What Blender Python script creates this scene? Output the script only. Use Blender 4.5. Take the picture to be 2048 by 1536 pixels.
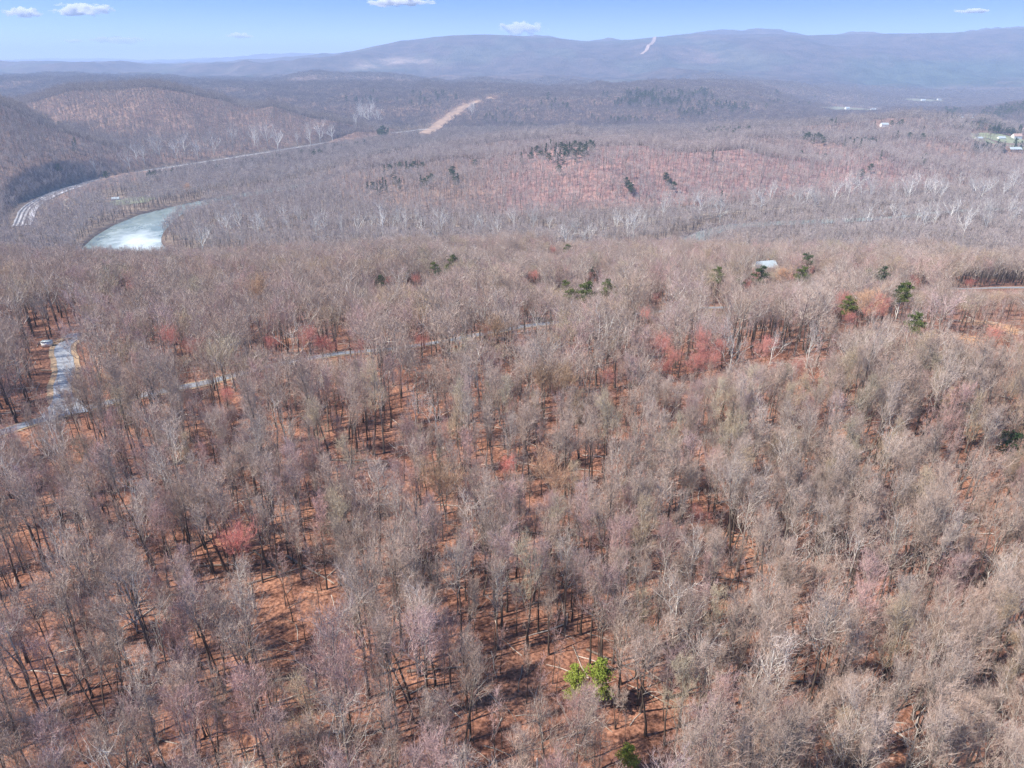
import bpy, math, random
import numpy as np

for o in list(bpy.data.objects):
    bpy.data.objects.remove(o, do_unlink=True)
scene = bpy.context.scene
COL = scene.collection
rng = np.random.default_rng(7)
random.seed(7)

# ------------------------------------------------------------------ camera
CAM_Z = 90.0
PITCH = math.radians(24.8)
FPX = 1400.0
cam_data = bpy.data.cameras.new("camera")
cam_data.sensor_width = 36.0
cam_data.angle = 2 * math.atan(1024 / FPX)
cam_data.clip_start = 1.0
cam_data.clip_end = 120000.0
cam = bpy.data.objects.new("camera", cam_data)
cam.location = (0, 0, CAM_Z)
cam.rotation_euler = (math.pi / 2 - PITCH, 0, 0)
COL.objects.link(cam)
scene.camera = cam

# ------------------------------------------------------------------ sky, sun, exposure
HAZE = 0.95e-4
SUN_EL = math.radians(50)
SUN_AZ = math.radians(-112)          # compass angle from +Y (view direction), negative = left
world = bpy.data.worlds.new("World")
scene.world = world
world.use_nodes = True
nt = world.node_tree
nt.nodes.clear()
w_out = nt.nodes.new("ShaderNodeOutputWorld")
w_bg = nt.nodes.new("ShaderNodeBackground")
w_sky = nt.nodes.new("ShaderNodeTexSky")
w_sky.sky_type = 'NISHITA'
w_sky.sun_disc = False
w_sky.sun_elevation = SUN_EL
w_sky.sun_rotation = SUN_AZ
w_sky.altitude = 300
w_sky.air_density = 1.0
w_sky.dust_density = 0.6
w_sky.ozone_density = 1.0
w_tc = nt.nodes.new("ShaderNodeTexCoord")
w_map = nt.nodes.new("ShaderNodeMapping")
w_map.inputs['Scale'].default_value = (1, 1, 9.0)   # clear, dry spring air: the deep blue starts low over the hills
w_nrm = nt.nodes.new("ShaderNodeVectorMath")
w_nrm.operation = 'NORMALIZE'
nt.links.new(w_tc.outputs['Generated'], w_map.inputs['Vector'])
nt.links.new(w_map.outputs[0], w_nrm.inputs[0])
nt.links.new(w_nrm.outputs[0], w_sky.inputs['Vector'])
w_sep = nt.nodes.new("ShaderNodeSeparateXYZ")          # deeper, cleaner blue as soon as one looks above the horizon
w_rmp = nt.nodes.new("ShaderNodeValToRGB")
w_mul = nt.nodes.new("ShaderNodeMix"); w_mul.data_type = 'RGBA'; w_mul.blend_type = 'MULTIPLY'; w_mul.inputs[0].default_value = 1.0
w_rmp.color_ramp.elements[0].position = 0.0; w_rmp.color_ramp.elements[0].color = (1.25, 1.15, 1.08, 1)
w_rmp.color_ramp.elements[1].position = 0.075; w_rmp.color_ramp.elements[1].color = (0.31, 0.70, 1.0, 1)
nt.links.new(w_tc.outputs['Generated'], w_sep.inputs[0])
nt.links.new(w_sep.outputs['Z'], w_rmp.inputs[0])
nt.links.new(w_sky.outputs[0], w_mul.inputs[6]); nt.links.new(w_rmp.outputs[0], w_mul.inputs[7])
nt.links.new(w_mul.outputs[2], w_bg.inputs['Color'])
nt.links.new(w_bg.outputs[0], w_out.inputs['Surface'])
w_bg.inputs['Strength'].default_value = 0.15

sun_data = bpy.data.lights.new("sun", 'SUN')
sun_data.energy = 4.7
sun_data.angle = math.radians(0.53)
sun_data.color = (1.0, 0.935, 0.835)
sun = bpy.data.objects.new("sun", sun_data)
sdir = np.array([math.sin(SUN_AZ) * math.cos(SUN_EL), math.cos(SUN_AZ) * math.cos(SUN_EL), math.sin(SUN_EL)])
from mathutils import Vector, Matrix, Euler
sun.rotation_euler = Vector(sdir.tolist()).to_track_quat('Z', 'Y').to_euler()
COL.objects.link(sun)

scene.view_settings.view_transform = 'Standard'
scene.view_settings.look = 'None'
scene.view_settings.gamma = 1
scene.view_settings.use_curve_mapping = False
scene.view_settings.exposure = 0.95
cy = scene.cycles
cy.max_bounces = 5
cy.diffuse_bounces = 3
cy.glossy_bounces = 2
cy.transmission_bounces = 2
cy.transparent_max_bounces = 8
cy.volume_bounces = 3
cy.use_denoising = True
cy.denoising_prefilter = 'NONE'
scene.render.film_transparent = False

# ------------------------------------------------------------------ noise
def _hash(ix, iy, seed):
    h = (ix.astype(np.int64) * 374761393 + iy.astype(np.int64) * 668265263 + seed * 2147483647) & 0xFFFFFFFF
    h = ((h ^ (h >> 13)) * 1274126177) & 0xFFFFFFFF
    h = h ^ (h >> 16)
    return (h & 0xFFFF) / 65535.0

def vnoise(x, y, seed=0):
    x = np.asarray(x, float); y = np.asarray(y, float)
    ix = np.floor(x); iy = np.floor(y)
    fx = x - ix; fy = y - iy
    fx = fx * fx * fx * (fx * (fx * 6 - 15) + 10); fy = fy * fy * fy * (fy * (fy * 6 - 15) + 10)
    a = _hash(ix, iy, seed); b = _hash(ix + 1, iy, seed); c = _hash(ix, iy + 1, seed); d = _hash(ix + 1, iy + 1, seed)
    return (a + (b - a) * fx) * (1 - fy) + (c + (d - c) * fx) * fy

def fbm(x, y, octaves=4, seed=0, gain=0.5):
    s = 0; amp = 1; tot = 0
    for k in range(octaves):
        s = s + amp * (vnoise(x * 2 ** k + 17.3 * k, y * 2 ** k - 9.1 * k, seed + k) * 2 - 1)
        tot += amp; amp *= gain
    return s / tot

def sstep(a, b, x):
    t = np.clip((x - a) / (b - a), 0, 1)
    return t * t * (3 - 2 * t)

# ------------------------------------------------------------------ terrain
F = -130.0
CX = np.array([-300, 0, 150, 300, 450, 600, 750, 900, 1050, 1200, 1350, 1500, 1650, 1800, 1950, 2100, 2400], float)
def z_of(py, Y, crop=20.0):
    v = (768 - py) / FPX
    return CAM_Z + Y * math.tan(math.atan(v) - PITCH) - crop
def prow(Y, *p): return (Y, [z_of(q, Y) for q in p])
def zrow(Y, *p): return (Y, list(p))
N17 = 17
rows = [
 zrow(-200, *[2]*17), zrow(0, *[0]*17), zrow(140, *[0]*17),
 zrow(200, -3,-3,-3,-3,-2,-1,0,0,0,0,1,3,4,4,4,4,4),
 zrow(240, -7,-6,-5,-6,-6,-5,-5,-4,-4,-4,-3,-2,0,1,1,1,1),
 zrow(275, -11,-10,-8,-10,-10,-9,-9,-9,-9,-10,-12,-13,-11,-9,-8,-8,-8),
 zrow(310, -15,-14,-13,-15,-16,-15,-15,-16,-16,-17,-19,-18,-17,-16,-15,-15,-15),
 zrow(350, -24,-23,-22,-23,-24,-24,-23,-24,-25,-25,-24,-23,-23,-23,-24,-24,-24),
 zrow(400, -33,-33,-32,-34,-35,-35,-34,-34,-35,-34,-33,-32,-32,-33,-34,-35,-35),
 zrow(450, -44,-44,-43,-44,-45,-45,-44,-44,-45,-45,-44,-42,-43,-45,-46,-46,-47),
 zrow(550, -68,-67,-66,-66,-66,-65,-64,-63,-64,-65,-65,-66,-68,-70,-72,-72,-73),
 zrow(620, -88,-86,-84,-83,-82,-80,-79,-78,-79,-80,-82,-84,-88,-90,-93,-94,-95),
 zrow(700, -116,-114,-110,-108,-106,-103,-102,-102,-104,-106,-110,-114,-118,-120,-122,-122,-122),
 zrow(780, -127,-127,-126,-126,-125,-124,-124,-124,-124,-126,-127,-128,-129,-129,-130,-130,-130),
 zrow(860, -120,-127,*[F]*15),
 zrow(1000, -98,-122,-129,F,F,F,F,F,F,F,F,F,F,F,F,F,F),
 zrow(1080, -80,-112,-128,F,F,F,F,-127,-124,F,F,F,F,F,F,F,F),
 zrow(1200, -40,-96,-126,F,F,F,-122,-108,-98,-102,-114,-124,F,F,F,F,F),
 zrow(1300, -10,-72,-119,F,F,F,-116,-100,-88,-86,-90,-100,-114,-124,-129,F,F),
 zrow(1430, 22,-26,-96,-127,F,-129,-110,-100,-82,-72,-68,-69,-80,-90,-110,-122,-126),
 zrow(1590, 42,8,-62,-116,F,-129,-117,-110,-100,-95,-92,-88,-84,-86,-96,-112,-120),
 zrow(1760, 10,-24,-84,-104,-127,F,-120,-110,-92,-80,-82,-80,-76,-72,-82,-102,-118),
 zrow(2000, -60,-84,-92,-58,-92,-127,-129,-122,-110,-103,-90,-78,-70,-66,-80,-105,-122),
 zrow(2300, -60,-40,6,24,-14,-54,-112,F,-128,-126,-112,-105,-100,-95,-104,-118,-112),
 zrow(2650, -110,-100,-60,-40,-68,-98,-122,-129,F,F,F,F,F,F,-126,-100,-60),
 zrow(3000, -100,-90,-75,-70,-88,-85,-90,-95,-92,-88,-92,-108,-126,F,-120,-66,-20),
 zrow(3500, -60,-60,-50,-50,-52,-44,-46,-40,-44,-52,-48,-70,-126,F,-128,-85,-10),
 prow(4000, 158,155,150,155,162,165,166,168,172,168,163,168,208,218,222,205,165),
 prow(4350, 186,184,180,178,184,182,184,180,186,184,182,186,204,212,214,204,170),
 prow(4800, 152,156,144,152,160,152,156,160,160,158,158,165,176,194,200,196,160),
 prow(5250, 172,172,168,166,168,168,170,168,172,168,168,172,174,186,190,184,160),
 prow(5900, 146,140,136,142,148,142,150,150,148,150,146,152,160,164,168,160,140),
 prow(6600, 150,150,146,146,140,146,146,148,144,150,146,148,148,150,148,140,125),
 prow(7400, 131,130,129,129,119,115,116,112,108,114,110,108,108,104,100,90,84),
 prow(8400, 129,128,128,128,124,120,97,76,78,88,76,74,74,73,68,56,46),
 prow(9200, 127,126,126,127,126,118,92,69.5,70,80,66,66,65,64,60,48,38),
 prow(9900,131,130,130,130,128,122,106,80,80,90,78,76,78,76,70,60,50),
 prow(11000,128,128,128,128,124,116,92,74,66,79,70,64,64,63,58,45,40),
 prow(14000,133,132,132,132,126,124,120,118,118,118,118,118,118,118,118,118,118),
 prow(19000,124,122,123,124,115,106,124,122,120,120,120,120,120,120,120,120,120),
 prow(27000,119,121,117,121,121,122,124,122,120,120,120,120,120,120,120,120,120),
 prow(34000,*[128]*17),
]

RY = np.array([r[0] for r in rows], float)
RZ = np.array([r[1] for r in rows], float)             # (rows, 17)
CF = np.linspace(-300, 2400, 271)
def _cols_fine(vals):
    # Catmull-Rom through the columns
    i = np.clip(np.searchsorted(CX, CF, side='right') - 1, 0, len(CX) - 2)
    t = (CF - CX[i]) / (CX[i + 1] - CX[i])
    n = len(CX)
    p0 = vals[:, np.maximum(i - 1, 0)]; p1 = vals[:, i]; p2 = vals[:, i + 1]; p3 = vals[:, np.minimum(i + 2, n - 1)]
    return 0.5 * ((2 * p1) + (-p0 + p2) * t + (2 * p0 - 5 * p1 + 4 * p2 - p3) * t * t + (-p0 + 3 * p1 - 3 * p2 + p3) * t ** 3)
ZF = _cols_fine(RZ)
ZF[(RY > 800) & (RY < 4000)] = np.maximum(ZF[(RY > 800) & (RY < 4000)], F)
def _pchip_slopes(x, z):
    h = np.diff(x)[:, None]; d = np.diff(z, axis=0) / h
    m = np.zeros_like(z)
    a = d[:-1]; b = d[1:]
    w1 = 2 * h[1:] + h[:-1]; w2 = h[1:] + 2 * h[:-1]
    with np.errstate(divide='ignore', invalid='ignore'):
        mm = (w1 + w2) / (w1 / a + w2 / b)
    mm[(a * b) <= 0] = 0
    m[1:-1] = mm
    return m
MF = _pchip_slopes(RY, ZF)
ZREF = ZF[:, int((1024 + 300) / 10)]
SP, CP = math.sin(PITCH), math.cos(PITCH)

def depth_of(y):
    return np.maximum(y * CP + (CAM_Z - np.interp(y, RY, ZREF)) * SP, 60.0)
def column_of(x, y):
    return 1024 + FPX * x / depth_of(y)
def loft(x, y):
    c = np.clip(column_of(x, y), -300, 2400)
    yc = np.clip(y, RY[0], RY[-1] - 1)
    j = np.clip((c + 300) / 10, 0, len(CF) - 1.001); j0 = j.astype(int); ft = j - j0
    i = np.clip(np.searchsorted(RY, yc, side='right') - 1, 0, len(RY) - 2)
    h = RY[i + 1] - RY[i]; t = (yc - RY[i]) / h
    def at(A, i): return A[i, j0] * (1 - ft) + A[i, j0 + 1] * ft
    z0 = at(ZF, i); z1 = at(ZF, i + 1); m0 = at(MF, i) * h; m1 = at(MF, i + 1) * h
    t2 = t * t; t3 = t2 * t
    return (2 * t3 - 3 * t2 + 1) * z0 + (t3 - 2 * t2 + t) * m0 + (-2 * t3 + 3 * t2) * z1 + (t3 - t2) * m1

def poly_dist(x, y, pts):
    """distance to a polyline and the interpolated third value"""
    best = np.full(np.shape(x), 1e9); val = np.zeros(np.shape(x))
    for a, b in zip(pts[:-1], pts[1:]):
        dx, dy = b[0] - a[0], b[1] - a[1]
        t = np.clip(((x - a[0]) * dx + (y - a[1]) * dy) / (dx * dx + dy * dy), 0, 1)
        d = np.hypot(x - a[0] - t * dx, y - a[1] - t * dy)
        w = a[2] + (b[2] - a[2]) * t if len(a) > 2 else 0
        m = d < best
        best = np.where(m, d, best); val = np.where(m, w, val)
    return best, val

RIVER = [(-180, 2000, 22), (-300, 1620, 24), (-400, 1430, 14), (-470, 1330, 16), (-528, 1235, 14), (-554, 1150, 24),
         (-556, 1075, 34), (-529, 950, 41), (-480, 860, 46), (-380, 800, 44), (-200, 775, 42), (0, 790, 42), (150, 850, 24),
         (240, 940, 12), (300, 1020, 9), (355, 1046, 9), (440, 1064, 11), (520, 1082, 8), (600, 1100, 4), (720, 1150, 4), (1100, 1220, 4), (1600, 1280, 4)]
def plane_pt(px, py, z):
    v = (768 - py) / FPX; u = (px - 1024) / FPX
    d = np.array([u, CP + v * SP, -SP + v * CP])
    s = (z - CAM_Z) / d[2]
    return (d[0] * s, d[1] * s)
RAIL = [(40, 452), (45, 440), (58, 415), (98, 391), (160, 370), (240, 352), (320, 337), (400, 325), (550, 302), (740, 272), (880, 255)]
RAIL = [plane_pt(a, b, -127.0) for a, b in RAIL]
def smooth_line(pts, step):
    P = np.array(pts, float)
    P = np.vstack([2 * P[0] - P[1], P, 2 * P[-1] - P[-2]])
    out = []
    for i in range(1, len(P) - 2):
        n = max(2, int(np.linalg.norm(P[i + 1][:2] - P[i][:2]) / step))
        for k in range(n):
            t = k / n
            out.append(0.5 * (2 * P[i] + (-P[i - 1] + P[i + 1]) * t + (2 * P[i - 1] - 5 * P[i] + 4 * P[i + 1] - P[i + 2]) * t * t + (-P[i - 1] + 3 * P[i] - 3 * P[i + 1] + P[i + 2]) * t ** 3))
    out.append(P[-2])
    return np.array(out)
RIVER_S = smooth_line(RIVER, 30)
RAIL_S = smooth_line(RAIL, 30)

def terrain(x, y):
    x = np.asarray(x, float); y = np.asarray(y, float)
    z = loft(x, y)
    near = 1 - sstep(600, 760, y)
    mid = sstep(850, 1100, y) * (1 - sstep(3800, 4500, y))
    hill = sstep(2, 45, z - F)
    z = z + near * (fbm(x / 120, y / 120, 3, 3) * 3.6 + sstep(330, 480, y) * fbm(x / 150 + 3.3, y / 130, 2, 61) * 13 + fbm(x / 38, y / 38, 2, 9) * 0.7) * sstep(0, 60, y)
    big = fbm(x / 620, y / 620, 4, 21) * 22 + (0.42 - np.abs(fbm(x / 300, y / 380, 3, 40)) ** 0.9) * 46 - 9
    z = z + mid * hill * big * 0.85
    far = sstep(3600, 5200, y) * (1 - sstep(24000, 30000, y))
    rid = (0.4 - np.abs(fbm(x / 900, y / 2100, 4, 77))) * 90 - 12
    crest = np.exp(-((y - 9200) / 500.0) ** 2) * 0.78
    lowl = sstep(3, 60, z - F)
    z = z + far * (fbm(x / 1500, y / 1500, 4, 55) * 62 + rid * 1.3 + fbm(x / 420, y / 520, 3, 66) * 20) * (1 - crest) * lowl
    z = z + (mid + near * 0.0) * (1 - hill) * fbm(x / 90, y / 90, 2, 5) * 1.0
    s = (y > 700) & (y < 2600) & (x < 2300)
    if np.any(s):
        xs, ys, zs = x[s], y[s], z[s]
        d, w = poly_dist(xs, ys, RIVER_S[::2].tolist())
        k = sstep(w - 3, w + 9, d)
        zs = np.where(d < w + 9, -136 + (np.minimum(zs, -127.5) + 136) * k, zs)
        d, _ = poly_dist(xs, ys, RAIL_S.tolist())
        k = sstep(16, 42, d)
        zs = -127.6 * (1 - k) + zs * k
        z = z.copy(); z[s] = zs
    return z

def project(x, y, z):
    dx, dy, dz = x, y, z - CAM_Z
    dep = dy * CP - dz * SP
    up = dy * SP + dz * CP
    return 1024 + FPX * dx / dep, 768 - FPX * up / dep

_YS = np.concatenate([np.arange(40, 700, 4.0), np.geomspace(700, 30000, 600)])
def hit(px, py, off=0.0):
    """first place on the land (raised by off) on the line through this picture point"""
    v = (768 - py) / FPX; u = (px - 1024) / FPX
    dy = CP + v * SP; dz = -SP + v * CP
    s = _YS / dy
    X = u * s; Z = CAM_Z + dz * s
    g = terrain(X, _YS) + off
    below = np.nonzero(Z < g)[0]
    k = below[0] if len(below) else len(_YS) - 1
    if k == 0: return float(X[0]), float(_YS[0]), float(g[0] - off)
    a = Z[k - 1] - g[k - 1]; b = Z[k] - g[k]
    t = a / (a - b) if a != b else 0
    y = _YS[k - 1] + t * (_YS[k] - _YS[k - 1]); x = u * y / dy
    return float(x), float(y), float(terrain(np.array([x]), np.array([y]))[0])

# ------------------------------------------------------------------ tiny helpers
def tag(o, label=None, cat=None, group=None, kind=None):
    if label: o['label'] = label
    if cat: o['category'] = cat
    if group: o['group'] = group
    if kind: o['kind'] = kind
    return o
def mesh_from(name, V, T, mats=(), midx=None, attrs=None, smooth=False, quads=None):
    me = bpy.data.meshes.new(name)
    V = np.asarray(V, np.float32).reshape(-1, 3)
    T = np.asarray(T, np.int32)
    k = T.shape[1]
    me.vertices.add(len(V)); me.vertices.foreach_set('co', V.ravel())
    me.loops.add(len(T) * k); me.loops.foreach_set('vertex_index', T.ravel())
    me.polygons.add(len(T))
    me.polygons.foreach_set('loop_start', np.arange(0, len(T) * k, k, dtype=np.int32))
    me.polygons.foreach_set('loop_total', np.full(len(T), k, np.int32))
    for m in mats: me.materials.append(m)
    if midx is not None: me.polygons.foreach_set('material_index', np.asarray(midx, np.int32))
    if attrs:
        for an, av in attrs.items():
            av = np.asarray(av, np.float32)
            if av.ndim == 1:
                at = me.attributes.new(an, 'FLOAT', 'POINT'); at.data.foreach_set('value', av)
            else:
                at = me.attributes.new(an, 'FLOAT_COLOR', 'POINT'); at.data.foreach_set('color', av.ravel())
    me.update(calc_edges=True)
    me.validate()
    if smooth: me.polygons.foreach_set('use_smooth', np.ones(len(T), bool))
    return me
def link(name, me, parent=None, loc=(0, 0, 0)):
    o = bpy.data.objects.new(name, me); COL.objects.link(o); o.location = loc
    if parent: o.parent = parent
    return o
def empty(name, loc, rz=0.0):
    o = bpy.data.objects.new(name, None); COL.objects.link(o)
    o.empty_display_size = 1; o.location = loc; o.rotation_euler = (0, 0, rz)
    return o

# ------------------------------------------------------------------ materials
def new_mat(name, rough=0.9, spec=0.15):
    m = bpy.data.materials.new(name); m.use_nodes = True
    b = m.node_tree.nodes['Principled BSDF']
    b.inputs['Roughness'].default_value = rough
    b.inputs['Specular IOR Level'].default_value = spec
    return m, m.node_tree, b
def N(nt, t, **kw):
    n = nt.nodes.new(t)
    for k, v in kw.items(): setattr(n, k, v)
    return n
def noise(nt, scale, detail=3, vec=None, rough=0.55):
    n = N(nt, "ShaderNodeTexNoise"); n.inputs['Scale'].default_value = scale; n.inputs['Detail'].default_value = detail
    n.inputs['Roughness'].default_value = rough
    if vec is not None: nt.links.new(vec, n.inputs['Vector'])
    return n.outputs['Fac']
def ramp(nt, fac, stops):
    r = N(nt, "ShaderNodeValToRGB")
    el = r.color_ramp.elements
    while len(el) > 1: el.remove(el[0])
    el[0].position = stops[0][0]; el[0].color = (*stops[0][1], 1)
    for p, c in stops[1:]:
        e = el.new(p); e.color = (*c, 1)
    nt.links.new(fac, r.inputs[0]); return r.outputs[0]
def mixc(nt, fac, a, b, mode='MIX'):
    m = N(nt, "ShaderNodeMix", data_type='RGBA', blend_type=mode)
    def put(sock, v):
        if isinstance(v, (tuple, list)): sock.default_value = (*v, 1)
        elif isinstance(v, float): sock.default_value = v
        else: nt.links.new(v, sock)
    put(m.inputs[0], fac); put(m.inputs[6], a); put(m.inputs[7], b)
    return m.outputs[2]
def maprange(nt, v, a, b, c, d):
    m = N(nt, "ShaderNodeMapRange"); nt.links.new(v, m.inputs[0])
    for i, q in enumerate((a, b, c, d)): m.inputs[i + 1].default_value = q
    return m.outputs[0]
def math_(nt, op, a, b=None):
    m = N(nt, "ShaderNodeMath", operation=op)
    for i, q in enumerate((a, b)):
        if q is None: continue
        if isinstance(q, (int, float)): m.inputs[i].default_value = q
        else: nt.links.new(q, m.inputs[i])
    return m.outputs[0]

def twig_material(name, c0, c1, c2):
    """budding twigs; the hue differs from tree to tree and from one part of the wood to another"""
    m, nt, b = new_mat(name, 0.85, 0.2)
    oi = N(nt, "ShaderNodeObjectInfo")
    reg = noise(nt, 0.0045, 2, oi.outputs['Location'])
    t = math_(nt, 'ADD', math_(nt, 'MULTIPLY', oi.outputs['Random'], 0.62), math_(nt, 'MULTIPLY', maprange(nt, reg, 0.3, 0.7, 0, 1), 0.38))
    col = ramp(nt, t, [(0.0, c0), (0.5, c1), (1.0, c2)])
    r2 = math_(nt, 'FRACT', math_(nt, 'MULTIPLY', oi.outputs['Random'], 37.7))
    val = maprange(nt, r2, 0, 1, 0.72, 1.25)
    hs = N(nt, "ShaderNodeHueSaturation"); nt.links.new(col, hs.inputs['Color']); nt.links.new(val, hs.inputs['Value'])
    nt.links.new(hs.outputs[0], b.inputs['Base Color'])
    return m
def bark_material(name, low, mid, high):
    m, nt, b = new_mat(name, 0.9, 0.15)
    a = N(nt, "ShaderNodeAttribute", attribute_name='lvl')
    col = ramp(nt, a.outputs['Fac'], [(0.0, low), (0.3, mid), (0.75, high)])
    oi = N(nt, "ShaderNodeObjectInfo")
    tc = N(nt, "ShaderNodeTexCoord")
    mp = N(nt, "ShaderNodeMapping"); mp.inputs['Scale'].default_value = (5, 5, 0.8)
    nt.links.new(tc.outputs['Object'], mp.inputs['Vector'])
    nz = noise(nt, 1.0, 3, mp.outputs[0])
    hs = N(nt, "ShaderNodeHueSaturation"); nt.links.new(col, hs.inputs['Color'])
    v = math_(nt, 'MULTIPLY', maprange(nt, oi.outputs['Random'], 0, 1, 0.7, 1.3), maprange(nt, nz, 0.3, 0.7, 0.7, 1.3))
    nt.links.new(v, hs.inputs['Value'])
    nt.links.new(hs.outputs[0], b.inputs['Base Color'])
    return m
M_BARK = bark_material('oak_bark', (0.10, 0.075, 0.062), (0.15, 0.12, 0.10), (0.52, 0.46, 0.40))
M_PALE = bark_material('pale_limb_bark', (0.16, 0.13, 0.11), (0.42, 0.37, 0.32), (0.74, 0.68, 0.60))
M_SYC = bark_material('sycamore_bark', (0.40, 0.37, 0.33), (0.72, 0.69, 0.64), (0.78, 0.75, 0.70))
M_TWIG = twig_material('grey_brown_twigs', (0.395, 0.275, 0.215), (0.42, 0.315, 0.26), (0.40, 0.33, 0.295))
M_TWIG_TAN = twig_material('tan_budding_twigs', (0.43, 0.30, 0.20), (0.43, 0.34, 0.235), (0.39, 0.34, 0.25))
M_TWIG_ROSE = twig_material('rosy_twigs', (0.46, 0.27, 0.24), (0.43, 0.29, 0.27), (0.41, 0.32, 0.31))
M_TWIG_FAR = twig_material('far_wood_twigs', (0.385, 0.295, 0.265), (0.39, 0.315, 0.29), (0.37, 0.315, 0.305))
M_TWIG_DIST = twig_material('distant_twigs_with_shade', (0.155, 0.12, 0.115), (0.155, 0.125, 0.125), (0.15, 0.13, 0.13))  # shadow the coarse clumps lack is put into this darker twig colour
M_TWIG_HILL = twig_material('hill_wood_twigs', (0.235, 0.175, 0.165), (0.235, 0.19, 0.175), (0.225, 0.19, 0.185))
M_TWIG_SYC = twig_material('sycamore_twigs', (0.46, 0.40, 0.37), (0.48, 0.43, 0.40), (0.46, 0.42, 0.41))
M_TWIG_RED = twig_material('red_maple_buds', (0.57, 0.19, 0.155), (0.57, 0.23, 0.19), (0.53, 0.26, 0.21))
M_TWIG_ORANGE = twig_material('orange_tan_buds', (0.50, 0.29, 0.19), (0.48, 0.31, 0.20), (0.46, 0.32, 0.21))
def needle_material(name, c0, c1):
    m, nt, b = new_mat(name, 0.7, 0.25)
    tc = N(nt, "ShaderNodeTexCoord"); oi = N(nt, "ShaderNodeObjectInfo")
    nz = noise(nt, 0.9, 3, tc.outputs['Object'])
    f = math_(nt, 'ADD', math_(nt, 'MULTIPLY', maprange(nt, nz, 0.3, 0.7, 0, 1), 0.6), math_(nt, 'MULTIPLY', oi.outputs['Random'], 0.4))
    nt.links.new(ramp(nt, f, [(0, c0), (1, c1)]), b.inputs['Base Color'])
    return m
M_NEEDLE = needle_material('dark_pine_needles', (0.022, 0.045, 0.020), (0.075, 0.105, 0.035))
M_NEEDLE_OLIVE = needle_material('olive_pine_needles', (0.06, 0.085, 0.02), (0.15, 0.17, 0.045))
M_NEEDLE_LIME = needle_material('yellow_green_needles', (0.15, 0.19, 0.025), (0.27, 0.31, 0.05))

def plain(name, col, rough=0.85, scale=1.0, amt=0.25, spec=0.2, bump=0.0):
    m, nt, b = new_mat(name, rough, spec)
    tc = N(nt, "ShaderNodeTexCoord")
    nz = noise(nt, scale, 4, tc.outputs['Object'])
    d = tuple(c * (1 - amt) for c in col); l = tuple(min(c * (1 + amt), 0.9) for c in col)
    nt.links.new(ramp(nt, nz, [(0.3, d), (0.7, l)]), b.inputs['Base Color'])
    if bump:
        bp = N(nt, "ShaderNodeBump"); bp.inputs['Strength'].default_value = bump
        nt.links.new(nz, bp.inputs['Height']); nt.links.new(bp.outputs[0], b.inputs['Normal'])
    return m

# land: colour of the leaf litter, fields and banks comes from the mesh; speckle and relief from noise
m, nt, b = new_mat('leaf_litter_and_forest_floor', 0.95, 0.08)
M_LAND = m
at = N(nt, "ShaderNodeAttribute", attribute_name='soil'); geo = N(nt, "ShaderNodeNewGeometry")
fine = noise(nt, 1.6, 4, geo.outputs['Position'], 0.7)
midn = noise(nt, 0.12, 4, geo.outputs['Position'])
patch = noise(nt, 0.03, 3, geo.outputs['Position'])
canopy = noise(nt, 0.055, 2, geo.outputs['Position'], 0.75)
c1 = mixc(nt, maprange(nt, fine, 0.38, 0.64, 0, 1), (0.42, 0.38, 0.38), (1.5, 1.52, 1.5))
c2 = mixc(nt, maprange(nt, midn, 0.32, 0.68, 0, 1), (0.72, 0.66, 0.64), (1.2, 1.18, 1.12))
c3 = mixc(nt, maprange(nt, patch, 0.35, 0.65, 0, 1), (0.86, 0.82, 0.84), (1.12, 1.1, 1.06))
near_mul = mixc(nt, 1.0, c1, c2, 'MULTIPLY')
near_mul = mixc(nt, 1.0, near_mul, c3, 'MULTIPLY')
c4 = mixc(nt, maprange(nt, canopy, 0.3, 0.7, 0, 1), (0.62, 0.62, 0.66), (1.35, 1.33, 1.28))
broad = noise(nt, 0.006, 4, geo.outputs['Position'], 0.6)
c5 = mixc(nt, maprange(nt, broad, 0.38, 0.62, 0, 1), (0.62, 0.66, 0.70), (1.3, 1.22, 1.18))
far_mul = mixc(nt, 1.0, c4, c5, 'MULTIPLY')
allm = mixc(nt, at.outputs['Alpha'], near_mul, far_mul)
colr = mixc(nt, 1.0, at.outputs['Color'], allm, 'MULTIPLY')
nt.links.new(colr, b.inputs['Base Color'])
bp = N(nt, "ShaderNodeBump"); bp.inputs['Strength'].default_value = 0.7; bp.inputs['Distance'].default_value = 0.25
nt.links.new(fine, bp.inputs['Height'])
bp2 = N(nt, "ShaderNodeBump"); bp2.inputs['Distance'].default_value = 14.0
nt.links.new(at.outputs['Alpha'], bp2.inputs['Strength'])
nt.links.new(canopy, bp2.inputs['Height']); nt.links.new(bp.outputs[0], bp2.inputs['Normal'])
nt.links.new(bp2.outputs[0], b.inputs['Normal'])

M_GRAVEL = plain('grey_gravel_road', (0.22, 0.23, 0.25), 0.9, 1.5, 0.2, bump=0.2)
M_SHOULDER = plain('tan_road_shoulder', (0.36, 0.25, 0.16), 0.95, 1.2, 0.35)
M_DRIVE = plain('grey_gravel_driveway', (0.29, 0.30, 0.32), 0.9, 0.8, 0.25, bump=0.2)
M_BALLAST = plain('railway_ballast', (0.44, 0.41, 0.39), 0.95, 0.4, 0.2)
M_STONE = plain('pale_service_road', (0.50, 0.48, 0.49), 0.95, 0.3, 0.2)
M_TIES = plain('weathered_ties', (0.12, 0.10, 0.10), 0.9, 0.6, 0.2)
M_STEEL = plain('worn_rail_steel', (0.42, 0.40, 0.38), 0.35, 1.0, 0.1, 0.5)
M_DIRT = plain('dirt_track', (0.38, 0.30, 0.22), 0.95, 0.3, 0.25)
M_CLEAR = plain('dry_grass_clearing', (0.35, 0.235, 0.165), 0.95, 0.05, 0.3)
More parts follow.
